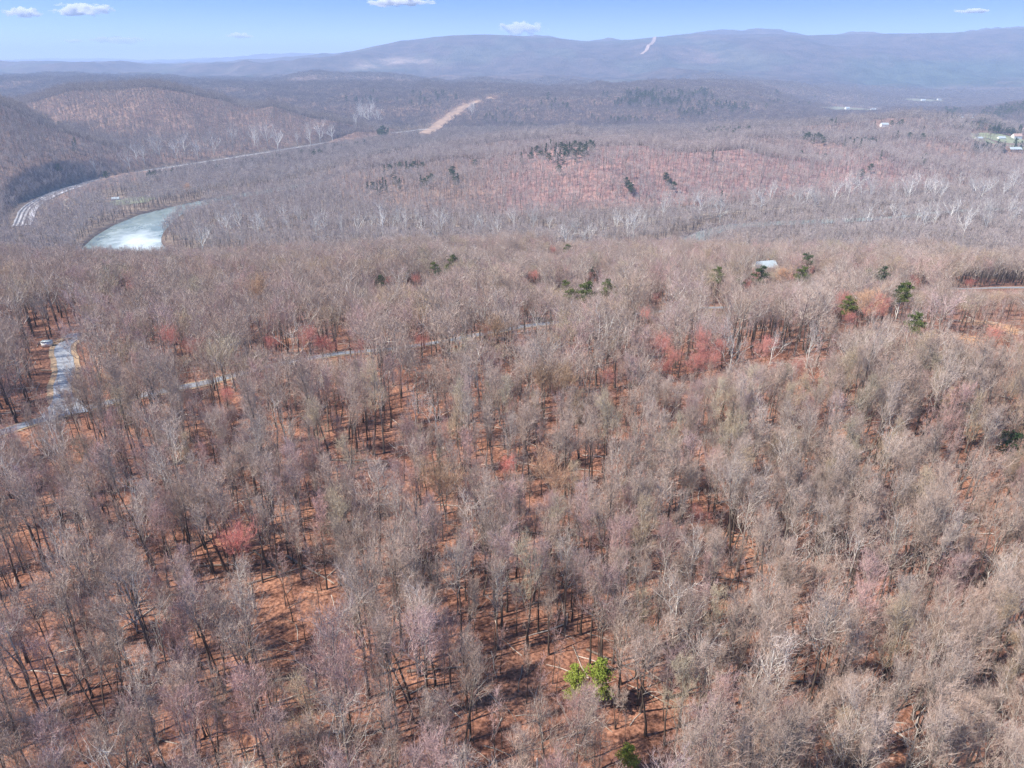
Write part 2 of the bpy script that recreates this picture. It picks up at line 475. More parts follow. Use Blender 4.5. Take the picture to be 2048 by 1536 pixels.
M_CLEAR_FAR = plain('pale_hill_clearing', (0.36, 0.26, 0.21), 0.95, 0.02, 0.2)
M_FIELD = plain('pale_winter_field', (0.22, 0.215, 0.145), 0.95, 0.02, 0.2)
M_LAWN = plain('spring_lawn', (0.23, 0.24, 0.14), 0.95, 0.05, 0.3)
M_WHITE = plain('white_siding', (0.78, 0.77, 0.75), 0.6, 0.6, 0.06)
M_METAL = plain('pale_metal_roof', (0.40, 0.45, 0.46), 0.35, 0.5, 0.12, 0.5)
M_DKROOF = plain('grey_shingle_roof', (0.20, 0.19, 0.19), 0.9, 0.8, 0.2)
M_TANROOF = plain('tan_shingle_roof', (0.45, 0.30, 0.24), 0.9, 0.8, 0.15)
M_BRICK = plain('brown_siding', (0.22, 0.14, 0.10), 0.9, 0.8, 0.15)
M_GLASS, nt, b = new_mat('window_glass', 0.08, 0.5); b.inputs['Base Color'].default_value = (0.03, 0.035, 0.04, 1)
M_LOG = plain('sawn_logs', (0.48, 0.33, 0.20), 0.9, 3, 0.3)
M_DEADLOG = bark_material('fallen_log_bark', (0.20, 0.15, 0.12), (0.22, 0.17, 0.14), (0.45, 0.38, 0.32))
M_ROCK = plain('grey_rock', (0.30, 0.28, 0.27), 0.95, 1.0, 0.3)

m, nt, b = new_mat('river_water', 0.12, 0.3)
M_WATER = m
geo = N(nt, "ShaderNodeNewGeometry")
at = N(nt, "ShaderNodeAttribute", attribute_name='foam_glare')
mp = N(nt, "ShaderNodeMapping"); mp.inputs['Scale'].default_value = (1, 0.6, 1); nt.links.new(geo.outputs['Position'], mp.inputs['Vector'])
n1 = noise(nt, 0.045, 6, mp.outputs[0], 0.72); n2 = noise(nt, 0.35, 3, geo.outputs['Position'])
ff = math_(nt, 'ADD', at.outputs['Fac'], math_(nt, 'MULTIPLY', math_(nt, 'SUBTRACT', n1, 0.5), 1.5))
ff = maprange(nt, ff, 0.25, 1.15, 0, 1)
wc = ramp(nt, n1, [(0.3, (0.13, 0.165, 0.14)), (0.7, (0.29, 0.33, 0.295))])
nt.links.new(mixc(nt, ff, wc, (0.58, 0.62, 0.63)), b.inputs['Base Color'])  # rapids foam and bright glare painted together as paler water colour
nt.links.new(maprange(nt, ff, 0, 1, 0.25, 0.7), b.inputs['Roughness'])
bp = N(nt, "ShaderNodeBump"); bp.inputs['Strength'].default_value = 0.35; bp.inputs['Distance'].default_value = 0.3
nt.links.new(n2, bp.inputs['Height']); nt.links.new(bp.outputs[0], b.inputs['Normal'])

# ------------------------------------------------------------------ roads and other lines on the land (picture point -> place on the ground)
def ground_line(pts, step):
    P = [hit(a, b)[:2] for a, b in pts]
    return smooth_line(P, step)
ROAD_PTS = [(-160, 935), (-60, 893), (0, 868), (60, 848), (130, 828), (220, 806), (300, 789), (370, 775), (430, 762), (530, 736), (610, 720), (680, 708), (770, 700),
            (860, 688), (960, 670), (1060, 652), (1150, 640), (1230, 632), (1320, 624), (1400, 617), (1460, 615), (1540, 610), (1640, 602), (1740, 594), (1830, 584), (1900, 578), (1970, 577), (2060, 576), (2200, 576)]
ROAD = ground_line(ROAD_PTS, 4)
DRIVE = ground_line([(133, 832), (128, 800), (126, 772), (133, 745), (131, 722), (124, 705), (130, 690), (143, 680), (150, 668)], 2)
DRIVE2 = ground_line([(1900, 612), (1960, 610), (2060, 604)], 4)
TOWPATH = smooth_line([plane_pt(a, b, -129.0) for a, b in [(860, 492), (940, 487), (1000, 484), (1060, 480), (1110, 474), (1180, 462), (1240, 450), (1300, 441), (1360, 434), (1480, 424), (1600, 414), (1720, 404)]], 15)
LANE = smooth_line([plane_pt(a, b, -129.0) for a, b in [(165, 432), (145, 424), (130, 415), (140, 404), (170, 400), (230, 392), (300, 378), (330, 372)]], 10)

def ribbon(name, line, width, lift, mat, parent=None, left=None, kind='structure', taper=None, n_across=1):
    P = np.asarray(line)[:, :2]
    d = np.gradient(P, axis=0); d /= np.linalg.norm(d, axis=1)[:, None] + 1e-9
    nrm = np.stack([-d[:, 1], d[:, 0]], 1)
    ws = np.linspace(-0.5, 0.5, n_across + 1)
    wid = width if taper is None else width * taper(np.linspace(0, 1, len(P)))[:, None]
    off = 0 if left is None else left
    rowsv = []
    jit = (vnoise(P[:, 0] / 3.0, P[:, 1] / 3.0, 5) - 0.5)[:, None]
    for i, w in enumerate(ws):
        e = 0.12 * width * jit * (1 if i in (0, len(ws) - 1) else 0)
        q = P + nrm * (wid * w + off) + nrm * e
        z = np.maximum(terrain(q[:, 0], q[:, 1]), -131) + lift
        rowsv.append(np.column_stack([q, z]))
    V = np.stack(rowsv, 1).reshape(-1, 3); k = n_across + 1
    Q = [(i * k + j, i * k + j + 1, (i + 1) * k + j + 1, (i + 1) * k + j) for i in range(len(P) - 1) for j in range(n_across)]
    o = link(name, mesh_from(name, V, Q, [mat]), parent)
    if kind: tag(o, kind=kind)
    return o

HOUSE_SPOTS = []      # (x, y, r) kept clear of trees
def project_arr(x, y, z): return project(x, y, z)

# open ground in picture terms: (px, py, half width, half height) -> looked up on the land once
OPEN = []
for px, py, rx, ry in [(128, 745, 40, 60), (128, 800, 45, 25), (85, 720, 30, 28), (1985, 650, 36, 22), (1925, 675, 26, 16),
                       (420, 1010, 38, 60), (690, 985, 60, 45), (655, 1110, 70, 55), (770, 1080, 50, 35), (590, 930, 40, 30), (345, 945, 36, 28), (500, 960, 24, 40),
                       (1390, 1010, 20, 50), (960, 1010, 30, 40), (1000, 930, 22, 30), (400, 1190, 30, 45), (500, 1270, 45, 40), (450, 1420, 40, 25), (1510, 1310, 35, 28), (560, 1080, 30, 30),
                       (1200, 930, 20, 24), (830, 900, 30, 22), (730, 920, 35, 20), (1280, 1010, 18, 40), (110, 1330, 20, 22), (2035, 1450, 14, 22), (1420, 1230, 18, 22), (180, 950, 30, 22), (80, 935, 26, 18)]:
    x, y, z = hit(px, py)
    x1 = hit(px + rx, py)[0]; y0 = hit(px, py + ry)[1]; y1 = hit(px, py - ry)[1]
    k_ = 1.0 if py < 850 else 0.72
    OPEN.append((x, (y0 + y1) / 2, abs(x1 - x) * k_, (y1 - y0) / 2 * k_))
def openness(x, y):
    s = np.zeros(np.shape(x))
    for cx, cy_, rx, ry in OPEN:
        s = np.maximum(s, 1 - np.sqrt(((x - cx) / rx) ** 2 + ((y - cy_) / ry) ** 2))
    return s

FIELDS = []          # (x, y, rx, ry)
for px, py, rx, ry in [(1700, 219, 62, 4), (1850, 201, 36, 3), (1975, 283, 10, 5), (2020, 281, 50, 7), (2040, 298, 40, 4), (1925, 237, 30, 3), (265, 402, 32, 7)]:
    x, y, z = hit(px, py)
    FIELDS.append((x, y, abs(hit(px + rx, py)[0] - x) + 3, abs(hit(px, py - ry)[1] - y) + 8))
def in_field(x, y):
    s = np.zeros(np.shape(x), bool)
    for cx, cy_, rx, ry in FIELDS: s |= ((x - cx) / rx) ** 2 + ((y - cy_) / ry) ** 2 < 1
    return s
CUT = ground_line([(850, 268), (880, 248), (905, 230), (935, 212), (985, 196)], 40)
CUT_W = 46.0

# ------------------------------------------------------------------ land mesh
def build_land():
    ys = [-120.0]
    while ys[-1] < 700: ys.append(ys[-1] + (3.0 if ys[-1] > 30 else 12.0))
    while ys[-1] < 10500: ys.append(ys[-1] * 1.0115)
    while ys[-1] < 33500: ys.append(ys[-1] * 1.02)
    ys = np.array(ys); cs = np.arange(-640, 2690, 8.0)
    Yg, Cg = np.meshgrid(ys, cs, indexing='ij')
    Xg = (Cg - 1024) / FPX * depth_of(Yg)
    Xg = np.where(Yg < 60, (Cg - 1024) / FPX * 140, Xg) if False else Xg
    Zg = terrain(Xg.ravel(), Yg.ravel()).reshape(Xg.shape)
    n, k = Xg.shape
    V = np.stack([Xg, Yg, Zg], -1).reshape(-1, 3)
    i = np.arange(n - 1)[:, None] * k + np.arange(k - 1)[None]
    Q = np.stack([i, i + 1, i + k + 1, i + k], -1).reshape(-1, 4)
    x, y, z = V[:, 0], V[:, 1], V[:, 2]
    px, py = project(x, y, z)
    col = np.tile(np.array([0.265, 0.138, 0.096]), (len(V), 1))         # oak leaf litter
    def blend(c, w): 
        nonlocal col
        w = np.clip(w, 0, 1)[:, None]; col = col * (1 - w) + np.array(c) * w
    blend((0.265, 0.15, 0.11), sstep(180, 330, y))
    blend((0.27, 0.19, 0.155), sstep(450, 800, y))
    # the steep leafy face of the hill across the river
    red = sstep(1000, 1090, y) * (1 - sstep(1560, 1800, y)) * sstep(3, 14, z - F) * sstep(900, 1080, px) * (1 - sstep(1720, 2000, px))
    blend((0.36, 0.225, 0.205), red)
    blend((0.30, 0.21, 0.18), sstep(1400, 1700, y) * (1 - sstep(2700, 3200, y)) * sstep(20, 60, z - F) * 0.7)
    blend((0.235, 0.19, 0.155), (y > 760) & (z < F + 6) & (y < 3400))
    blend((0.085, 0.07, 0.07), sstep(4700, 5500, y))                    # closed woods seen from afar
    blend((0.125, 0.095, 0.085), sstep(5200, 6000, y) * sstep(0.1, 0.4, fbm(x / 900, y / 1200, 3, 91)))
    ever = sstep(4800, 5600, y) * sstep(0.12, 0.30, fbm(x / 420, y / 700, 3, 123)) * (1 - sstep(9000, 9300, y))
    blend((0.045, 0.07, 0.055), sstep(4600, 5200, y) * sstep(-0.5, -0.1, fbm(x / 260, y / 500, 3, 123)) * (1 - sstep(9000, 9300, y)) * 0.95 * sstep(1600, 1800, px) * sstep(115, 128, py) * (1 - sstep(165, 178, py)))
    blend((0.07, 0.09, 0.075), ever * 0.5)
    pale = np.exp(-((px - 800) / 70) ** 2 - ((py - 122) / 7) ** 2) + np.exp(-((px - 735) / 30) ** 2 - ((py - 133) / 5) ** 2)
    blend((0.34, 0.27, 0.22), pale * 0.8)
    tan = openness(x, y)
    blend((0.46, 0.28, 0.17), (tan > 0.05) * sstep(1880, 1930, px) * (y < 700))
    bank, w = poly_dist(x, y, RIVER_S[::3].tolist())
    blend((0.13, 0.10, 0.085), (1 - sstep(w + 4, w + 14, bank)) * (y > 700) * (y < 2200))
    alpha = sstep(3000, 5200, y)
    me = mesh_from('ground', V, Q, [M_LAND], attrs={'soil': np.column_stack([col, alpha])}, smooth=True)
    return tag(link('ground', me), kind='structure')
build_land()

# river
def build_river():
    L = RIVER_S
    d = np.gradient(L[:, :2], axis=0); d /= np.linalg.norm(d, axis=1)[:, None]
    nrm = np.stack([-d[:, 1], d[:, 0]], 1)
    na = 9
    V = []; foam_glare = []
    for i in range(len(L)):
        for j in range(na):
            w = (j / (na - 1) - 0.5) * 2 * (L[i, 2] + 5)
            q = L[i, :2] + nrm[i] * w
            V.append((q[0], q[1], -132.2))
            px, py = project(q[0], q[1], -132.2)
            f = math.exp(-((px - 275) / 62) ** 2 - ((py - 486) / 30) ** 2) * 1.05 - 0.05 if q[1] < 1300 and px < 500 else 0.05  # pale patch of painted glare and rapids on the near bend
            foam_glare.append(f)
    Q = [(i * na + j, i * na + j + 1, (i + 1) * na + j + 1, (i + 1) * na + j) for i in range(len(L) - 1) for j in range(na - 1)]
    me = mesh_from('river_water', V, Q, [M_WATER], attrs={'foam_glare': foam_glare})
    tag(link('river_water', me), kind='structure')
build_river()

# roads
ribbon('road_shoulder', ROAD, 6.6, 0.20, M_SHOULDER, n_across=3)
ribbon('road', ROAD, 4.4, 0.30, M_GRAVEL, n_across=3)
ribbon('driveway_verge', DRIVE, 8.5, 0.22, M_SHOULDER, n_across=3)
ribbon('driveway', DRIVE, 5.0, 0.33, M_DRIVE, n_across=3, taper=lambda t: 1 + 1.7 * np.clip(1 - t * 5, 0, 1))
ribbon('towpath', TOWPATH, 4.0, 0.5, M_DIRT, n_across=1)
ribbon('farm_lane', LANE, 3.5, 0.5, M_DIRT, n_across=1)
# railway: a raised bed, three tracks of ties and rails
bed = ribbon('railway_bed', RAIL_S, 20.0, 1.0, M_BALLAST, left=0.0, n_across=4)
ribbon('railway_service_road', RAIL_S[:16], 6.0, 1.06, M_STONE, left=-11.5, n_across=1)
for k, off in enumerate((6.5, 1.0, -4.6)):
    if k == 2: line = RAIL_S[:18]
    else: line = RAIL_S
    o = ribbon('railway_track', line, 2.7, 1.12, M_TIES, left=off, n_across=1, kind=None)
    tag(o, ['outermost railway track against the foot of the wooded hill', 'middle railway track of the curve above the river', 'innermost railway track beside the pale service road'][k], 'railway track', 'railway tracks round the river bend')
    for s in (-0.75, 0.75):
        ribbon('rail', line, 0.22, 1.27, M_STEEL, parent=o, left=off + s, kind=None)

# cleared strips of the power line, and fields
ribbon('power_line_clearing', CUT, CUT_W, 1.0, M_CLEAR, n_across=4)
rc = ground_line([(1283, 109), (1296, 94), (1308, 80), (1318, 70.5)], 60)
ribbon('ridge_clearing', rc, 36.0, 3.0, M_CLEAR_FAR, n_across=2)
def patch_sheet(name, cx, cy_, rx, ry, mat, lift=0.6):
    V = [(cx, cy_, float(terrain(np.array([cx]), np.array([cy_]))[0]) + lift)]; T = []
    n = 28
    for r in (0.5, 1.0):
        for k in range(n):
            a = 2 * math.pi * k / n; q = r * (0.85 + 0.3 * random.random() if r == 1 else 1)
            x = cx + rx * q * math.cos(a); y = cy_ + ry * q * math.sin(a)
            V.append((x, y, float(terrain(np.array([x]), np.array([y]))[0]) + lift))
    for k in range(n):
        k2 = (k + 1) % n
        T.append((0, 1 + k, 1 + k2)); T.append((1 + k, 1 + n + k, 1 + n + k2)); T.append((1 + k, 1 + n + k2, 1 + k2))
    return tag(link(name, mesh_from(name, V, T, [mat])), kind='structure')
for i, f in enumerate(FIELDS):
    patch_sheet('field' if i not in (2, 3, 4, 6) else 'lawn', *f, M_FIELD if i not in (2, 3, 4, 6) else M_LAWN)

# ------------------------------------------------------------------ tree shapes
UP = np.array([0, 0, 1.0])
def unit(v): return v / (np.linalg.norm(v, axis=-1, keepdims=True) + 1e-9)
class Acc:
    def __init__(s): s.V = []; s.T = []; s.M = []; s.L = []; s.n = 0
    def add(s, V, T, m, lvl):
        s.V.append(V); s.T.append(T + s.n); s.M.append(np.full(len(T), m)); s.L.append(np.broadcast_to(lvl, (len(V),)).copy()); s.n += len(V)
    def mesh(s, name, mats, scale=1.0):
        return mesh_from(name, np.vstack(s.V) * scale, np.vstack(s.T), mats, np.concatenate(s.M), {'lvl': np.concatenate(s.L)})
def tubes(acc, P, R, S, m, lvl):
    """P (n,k,3) centre lines, R (n,k) radii"""
    n, k, _ = P.shape
    d = unit(P[:, -1] - P[:, 0])
    ref = np.where(np.abs(d[:, 2:3]) > 0.9, np.array([[1.0, 0, 0]]), np.array([[0, 0, 1.0]]))
    a = unit(np.cross(d, ref)); b = np.cross(d, a)
    an = np.arange(S) * 2 * math.pi / S
    ring = a[:, None, None] * np.cos(an)[None, None, :, None] + b[:, None, None] * np.sin(an)[None, None, :, None]
    V = (P[:, :, None] + ring * R[:, :, None, None]).reshape(-1, 3)
    base = (np.arange(n)[:, None, None] * k + np.arange(k - 1)[None, :, None]) * S
    j = np.arange(S)[None, None]; j2 = (j + 1) % S
    A = (base + j).ravel(); B = (base + j2).ravel(); C = A + S; D = B + S
    T = np.vstack([np.stack([A, B, D], 1), np.stack([A, D, C], 1)])
    L = np.repeat(np.broadcast_to(lvl, (n, k)).ravel(), S)
    acc.add(V, T, m, L)
def blades(acc, P, w, m, lvl, r):
    """thin tapering strips along P (n,k,3)"""
    n, k, _ = P.shape
    d = unit(P[:, -1] - P[:, 0])
    side = unit(np.cross(d, unit(r.normal(size=(n, 3))))) * np.broadcast_to(np.asarray(w).reshape(-1, 1), (n, 1)) * 0.5
    if k == 2:
        V = np.stack([P[:, 0] - side, P[:, 0] + side, P[:, 1]], 1).reshape(-1, 3)
        T = np.arange(3 * n).reshape(-1, 3)
    else:
        V = np.stack([P[:, 0] - side, P[:, 0] + side, P[:, 1] - side * 0.6, P[:, 1] + side * 0.6, P[:, 2]], 1).reshape(-1, 3)
        b = np.arange(n) * 5
        T = np.vstack([np.stack([b, b + 1, b + 3], 1), np.stack([b, b + 3, b + 2], 1), np.stack([b + 2, b + 3, b + 4], 1)])
    acc.add(V, T, m, lvl)
def kids(P, nk, t0, t1, ratio, ang, up, k, r, wob=0.08, lenvar=0.35, droop=0.0, tshape=1.0):
    """nk children on each line of P"""
    n, kk, _ = P.shape
    t = t0 + (t1 - t0) * ((np.arange(nk)[None] + r.random((n, nk))) / nk) ** tshape
    x = t * (kk - 1); i = np.minimum(x.astype(int), kk - 2); f = (x - i)[..., None]
    ar = np.arange(n)[:, None]
    p0 = P[ar, i] * (1 - f) + P[ar, i + 1] * f
    tang = unit(P[ar, i + 1] - P[ar, i])
    plen = np.linalg.norm(np.diff(P, axis=1), axis=2).sum(1)[:, None]
    q = unit(np.cross(tang, r.normal(size=(n, nk, 3))))
    A = np.radians(ang) * (0.75 + 0.5 * r.random((n, nk)))[..., None]
    d = unit(tang * np.cos(A) + q * np.sin(A) + UP * up)
    L = (plen * ratio * (1 - 0.45 * (t - t0) / max(t1 - t0, 1e-6)) * (1 - lenvar / 2 + lenvar * r.random((n, nk))))[..., None]
    d = d.reshape(-1, 3); L = L.reshape(-1, 1); p0 = p0.reshape(-1, 3)
    bend = unit(r.normal(size=d.shape)) * wob * 2 + UP * (0.22 - droop)
    s = np.linspace(0, 1, k)
    C = p0[:, None] + d[:, None] * (L[:, None] * s[None, :, None]) + bend[:, None] * (L[:, None] * (s ** 2)[None, :, None])
    if k > 2: C[:, 1:-1] += r.normal(size=C[:, 1:-1].shape) * wob * L[:, None] * 0.5
    return C, t.reshape(-1)

def bare_tree(seed, H=22, crown=9, bole=0.45, n1=11, c2=6, c3=7, c4=10, r0=0.26, lod=0, ang=42, up=0.35, w3=0.04, w4=0.026, lean=0.0, fork=False, split=False, wood=0, twig=1, sag=0.0, twig_len=0.7, keep=False):
    """woody frame (trunk, limbs, boughs) and fine crown of one leafless tree"""
    r = np.random.default_rng(seed); crown = crown * (0.56, 0.88, 0.95, 1.0)[lod] if not keep else crown
    if lod == 0 and not keep: ang *= 0.82; up += 0.12; r0 *= 0.8; c4 = max(3, int(c4 * 0.5))
    W = Acc(); T = Acc() if split else W
    K = 8 if lod == 0 else (5 if lod == 1 else 3)
    s = np.linspace(0, 1, K)
    la = r.random() * 6.28
    def stem(H_, lean_, la_):
        P = np.zeros((1, K, 3)); P[0, :, 2] = s * H_
        P[0, :, 0] = math.cos(la_) * lean_ * H_ * s ** 1.3; P[0, :, 1] = math.sin(la_) * lean_ * H_ * s ** 1.3
        P[0, 1:, :2] += np.cumsum(r.normal(size=(K - 1, 2)), 0) * 0.006 * H_
        return P
    stems = [stem(H * 0.86, lean, la)]
    if fork: stems = [stem(H * 0.84, lean + 0.10, la), stem(H * 0.80, 0.14, la + 2.8)]
    P0 = np.concatenate(stems)
    taper = (1 - 0.78 * s ** 1.1) * (1 + 0.45 * np.exp(-s * 14))
    R0 = np.tile(r0 * taper, (len(P0), 1)) * np.linspace(1, 0.8, len(P0))[:, None]
    fat = (1, 1.4, 1.9, 3.2)[lod]
    tubes(W, P0, R0 * (1 if lod < 2 else 1.25), (6, 4, 3, 3)[lod], wood, np.tile(np.clip((s - bole) / (1 - bole), 0, 1) * 0.6, (len(P0), 1)))
    k1 = (5, 4, 3, 2)[lod]
    ratio1 = crown / (H * 0.86)
    P1, t1 = kids(P0, n1 if not fork else max(5, n1 // 2 + 1), bole, 0.99, ratio1, ang, up, k1, r, 0.10, 0.5, sag, 0.9)
    rb = r0 * (0.36 - 0.22 * (t1 - bole) / (1 - bole))
    s1 = np.linspace(0, 1, k1)
    if lod == 3:
        blades(W, P1, 2.2 * rb * fat, wood, 0.6, r)
    else:
        tubes(W, P1, rb[:, None] * (1 - 0.75 * s1)[None] * (1 if lod == 0 else 1.25), (4, 3, 3)[lod], wood, 0.3 + 0.5 * s1[None] + np.zeros((len(P1), 1)))
    P2, t2 = kids(P1, c2, 0.22, 1.0, 0.52, 45, up * 0.6, 4 if lod == 0 else (3 if lod == 1 else 2), r, 0.12, 0.5, sag)
    rb2 = np.repeat(rb, c2) * 0.42
    s2 = np.linspace(0, 1, P2.shape[1])
    if lod == 0: tubes(W, P2, rb2[:, None] * (1 - 0.75 * s2)[None], 3, wood, 0.75)
    elif lod == 1: blades(W, P2, rb2 * 3.2, wood, 0.85, r)
    elif lod == 2: blades(W, P2, rb2 * 4.2, wood, 0.9, r)
    P3, t3 = kids(P2, c3, 0.15, 1.0, 0.55, 48, up * 0.5, 3 if lod == 0 else 2, r, 0.12, 0.5, sag)
    blades(T, P3, np.full(len(P3), w3 * fat), twig, 1.0, r)
    if c4:
        P4, t4 = kids(P3, c4, 0.1, 1.0, twig_len, 42, up * 0.5, 2, r, 0.1, 0.6, sag)
        blades(T, P4, np.full(len(P4), w4 * fat), twig, 1.0, r)
    return W, T

def pine_tree(seed, H=16, crown=6, bole=0.45, tufts=9, per=120, size=0.42, split=False, cone=False, r0=0.2):
    r = np.random.default_rng(seed)
    W = Acc(); T = Acc() if split else W
    K = 5; s = np.linspace(0, 1, K)
    P0 = np.zeros((1, K, 3)); P0[0, :, 2] = s * H * 0.97; P0[0, 1:, :2] += np.cumsum(r.normal(size=(K - 1, 2)), 0) * 0.012 * H
    tubes(W, P0, (r0 * (1 - 0.85 * s))[None], 5, 0, 0.1)
    n = tufts
    t = bole + (0.99 - bole) * (np.arange(n) + 0.5) / n
    rad = (1 - (t - bole) / (1 - bole)) * crown * 0.5 + 0.3 if cone else crown * 0.5 * np.sqrt(np.clip(1 - ((t - bole) / (1 - bole) * 1.6 - 0.6) ** 2, 0.06, 1))
    az = np.arange(n) * 2.4 + r.random(n)
    rr = rad * (0.55 + 0.35 * r.random(n))
    ctr = np.stack([np.cos(az) * rr, np.sin(az) * rr, t * H], 1)
    x0 = np.stack([np.interp(t, s, P0[0, :, 0]), np.interp(t, s, P0[0, :, 1]), t * H - rr * 0.35], 1)
    ctr[:, :2] += x0[:, :2]
    B = np.stack([x0, (x0 + ctr) / 2 + [0, 0, 0.05], ctr], 1)
    tubes(W, B, np.full((n, 3), r0 * 0.25) * np.array([1, 0.7, 0.4]), 3, 0, 0.3)
    cs = []
    for i in range(n):
        sz = (rad[i] * 0.62 + 0.35)
        q = unit(r.normal(size=(per, 3))) * (r.random((per, 1)) ** 0.45)
        cs.append(ctr[i] + q * np.array([sz, sz, sz * (0.42 if not cone else 0.5)]))
    if True:   # foliage along the stem as well
        tt = bole + (1.02 - bole) * r.random(per * 2)
        rd = (1 - (tt - bole) / (1 - bole)).clip(0.05, 1) * crown * 0.42 if cone else np.full(len(tt), crown * 0.2)
        a = r.random(len(tt)) * 6.28; q = np.sqrt(r.random(len(tt)))
        cs.append(np.stack([np.cos(a) * rd * q + np.interp(tt, s, P0[0, :, 0]), np.sin(a) * rd * q + np.interp(tt, s, P0[0, :, 1]), tt * H], 1))
    C = np.vstack(cs)
    d1 = unit(r.normal(size=C.shape) + np.array([0, 0, 0.5])) * size; d2 = unit(np.cross(d1, r.normal(size=C.shape))) * size * 0.38
    V = np.stack([C - d1 - d2, C - d1 + d2, C + d1], 1).reshape(-1, 3)
    T.add(V, np.arange(len(V)).reshape(-1, 3), 1, 1.0)
    return W, T

# ------------------------------------------------------------------ kinds of bare tree, with how each looks
TWIGS = {'grey': M_TWIG, 'tan': M_TWIG_TAN, 'rose': M_TWIG_ROSE}
KINDS = [  # name phrase, dict, twig, bark
 ('slender grey tree', dict(H=22, crown=6.5, bole=0.5, n1=11, ang=34, up=0.5, r0=0.21), 'grey', M_BARK),
 ('broad grey tree', dict(H=23, crown=10.5, bole=0.42, n1=12, ang=50, up=0.3, r0=0.30), 'grey', M_BARK),
 ('pale-limbed grey tree', dict(H=23, crown=9.5, bole=0.45, n1=10, ang=48, up=0.25, r0=0.28, c4=5), 'grey', M_PALE),
 ('fork-trunked grey tree', dict(H=22, crown=8, bole=0.5, n1=12, ang=38, up=0.4, r0=0.24, fork=True), 'grey', M_BARK),
 ('leaning grey tree', dict(H=21, crown=8, bole=0.5, n1=10, ang=42, up=0.4, r0=0.23, lean=0.20), 'grey', M_BARK),
 ('slender rosy-twigged tree', dict(H=20, crown=6.5, bole=0.5, n1=11, ang=36, up=0.5, r0=0.18), 'rose', M_BARK),
 ('broad rosy-twigged tree', dict(H=21, crown=9, bole=0.42, n1=12, ang=46, up=0.35, r0=0.25), 'rose', M_BARK),
 ('tan-budded tree', dict(H=22, crown=8.5, bole=0.4, n1=13, ang=42, up=0.4, r0=0.24), 'tan', M_BARK),
 ('sparse pale-limbed tree', dict(H=21, crown=9, bole=0.5, n1=8, ang=52, up=0.15, r0=0.24, c2=5, c3=4, c4=3), 'grey', M_PALE),
 ('tall narrow grey tree', dict(H=25, crown=6, bole=0.55, n1=12, ang=30, up=0.55, r0=0.24), 'grey', M_BARK),
 ('high-crowned grey tree', dict(H=24, crown=8.5, bole=0.62, n1=10, ang=46, up=0.35, r0=0.26), 'grey', M_BARK),
 ('bushy grey tree', dict(H=19, crown=8.5, bole=0.3, n1=14, ang=48, up=0.35, r0=0.22), 'grey', M_BARK),
]
near_shapes = []      # (phrase, trunk mesh, crown mesh, H)
for i, (ph, kw, tw, bk) in enumerate(KINDS):
    for rep in range(2 if i < 7 else 1):
        W, T = bare_tree(100 + i * 10 + rep, split=True, twig=0, **kw)
        near_shapes.append((ph, W.mesh('trunk', [bk]), T.mesh('crown', [TWIGS[tw]]), kw['H']))

lib = bpy.data.collections.new('tree_shapes')       # shapes that the woods are scattered from
shape_n = 0
def lib_add(W, mats):
    global shape_n
    o = bpy.data.objects.new('shape_%03d' % shape_n, W.mesh('shape_%03d' % shape_n, mats))
    lib.objects.link(o); shape_n += 1
    return shape_n - 1
S0 = []
for i, (ph, tm, cm, H) in enumerate(near_shapes):
    # joined copies of the near shapes
    kw = KINDS[[k[0] for k in KINDS].index(ph)]
    W, T = bare_tree(100 + [k[0] for k in KINDS].index(ph) * 10 + (1 if i and near_shapes[i - 1][0] == ph else 0), split=False, **kw[1])
    S0.append(lib_add(W, [kw[3], TWIGS[kw[2]]]))
S1 = []
for i, (ph, kw, tw, bk) in enumerate(KINDS):
    k2 = dict(kw); k2.update(n1=max(7, kw['n1'] - 3), c2=6, c3=5, c4=min(6, kw.get('c4', 8)), w3=0.045, w4=0.032, H=kw['H'] * 0.86, bole=0.36, ang=max(46, kw['ang'] + 6), up=0.3, lean=0)
    W, T = bare_tree(300 + i, lod=1, **k2)
    S1.append(lib_add(W, [bk, TWIGS[tw]]))
S2 = []
for i, (ph, kw, tw, bk) in enumerate(KINDS):
    k2 = dict(kw); k2.update(n1=7, c2=4, c3=6, c4=0, w3=0.10, crown=kw['crown'] * 1.15, bole=kw['bole'] * 0.8)
    W, T = bare_tree(400 + i, lod=2, **k2)
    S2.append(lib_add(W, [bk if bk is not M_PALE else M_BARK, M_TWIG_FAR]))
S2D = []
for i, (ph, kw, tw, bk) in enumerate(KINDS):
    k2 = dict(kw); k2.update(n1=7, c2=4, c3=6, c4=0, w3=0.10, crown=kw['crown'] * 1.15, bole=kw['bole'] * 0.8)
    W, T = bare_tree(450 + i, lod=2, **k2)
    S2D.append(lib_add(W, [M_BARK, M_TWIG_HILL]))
S3 = []
for i in range(6):
    W = Acc()
    for q in range(3):
        w, _ = bare_tree(500 + i * 5 + q, lod=3, H=20, crown=12, bole=0.3, n1=5, c2=5, c3=2, c4=0, w3=0.22, r0=0.3, ang=45)
        off = np.array([math.cos(q * 2.1 + i) * 6, math.sin(q * 2.1 + i) * 6, random.uniform(-2, 1)])
        for V, T_, M_, L_ in zip(w.V, w.T, w.M, w.L): W.V.append(V + off); W.T.append(T_ + W.n); W.M.append(M_); W.L.append(L_)
        W.n += w.n
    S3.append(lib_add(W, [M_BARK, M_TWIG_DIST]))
SAP = []
for i in range(5):
    W, T = bare_tree(600 + i, H=11.5 + 1.5 * i, crown=4.4 + 0.3 * i, bole=0.4, n1=8, c2=4, c3=4, c4=0, r0=0.10, w3=0.035, ang=35, up=0.5)
    SAP.append(lib_add(W, [M_BARK, M_TWIG if i % 2 else M_TWIG_ROSE]))
STK = []
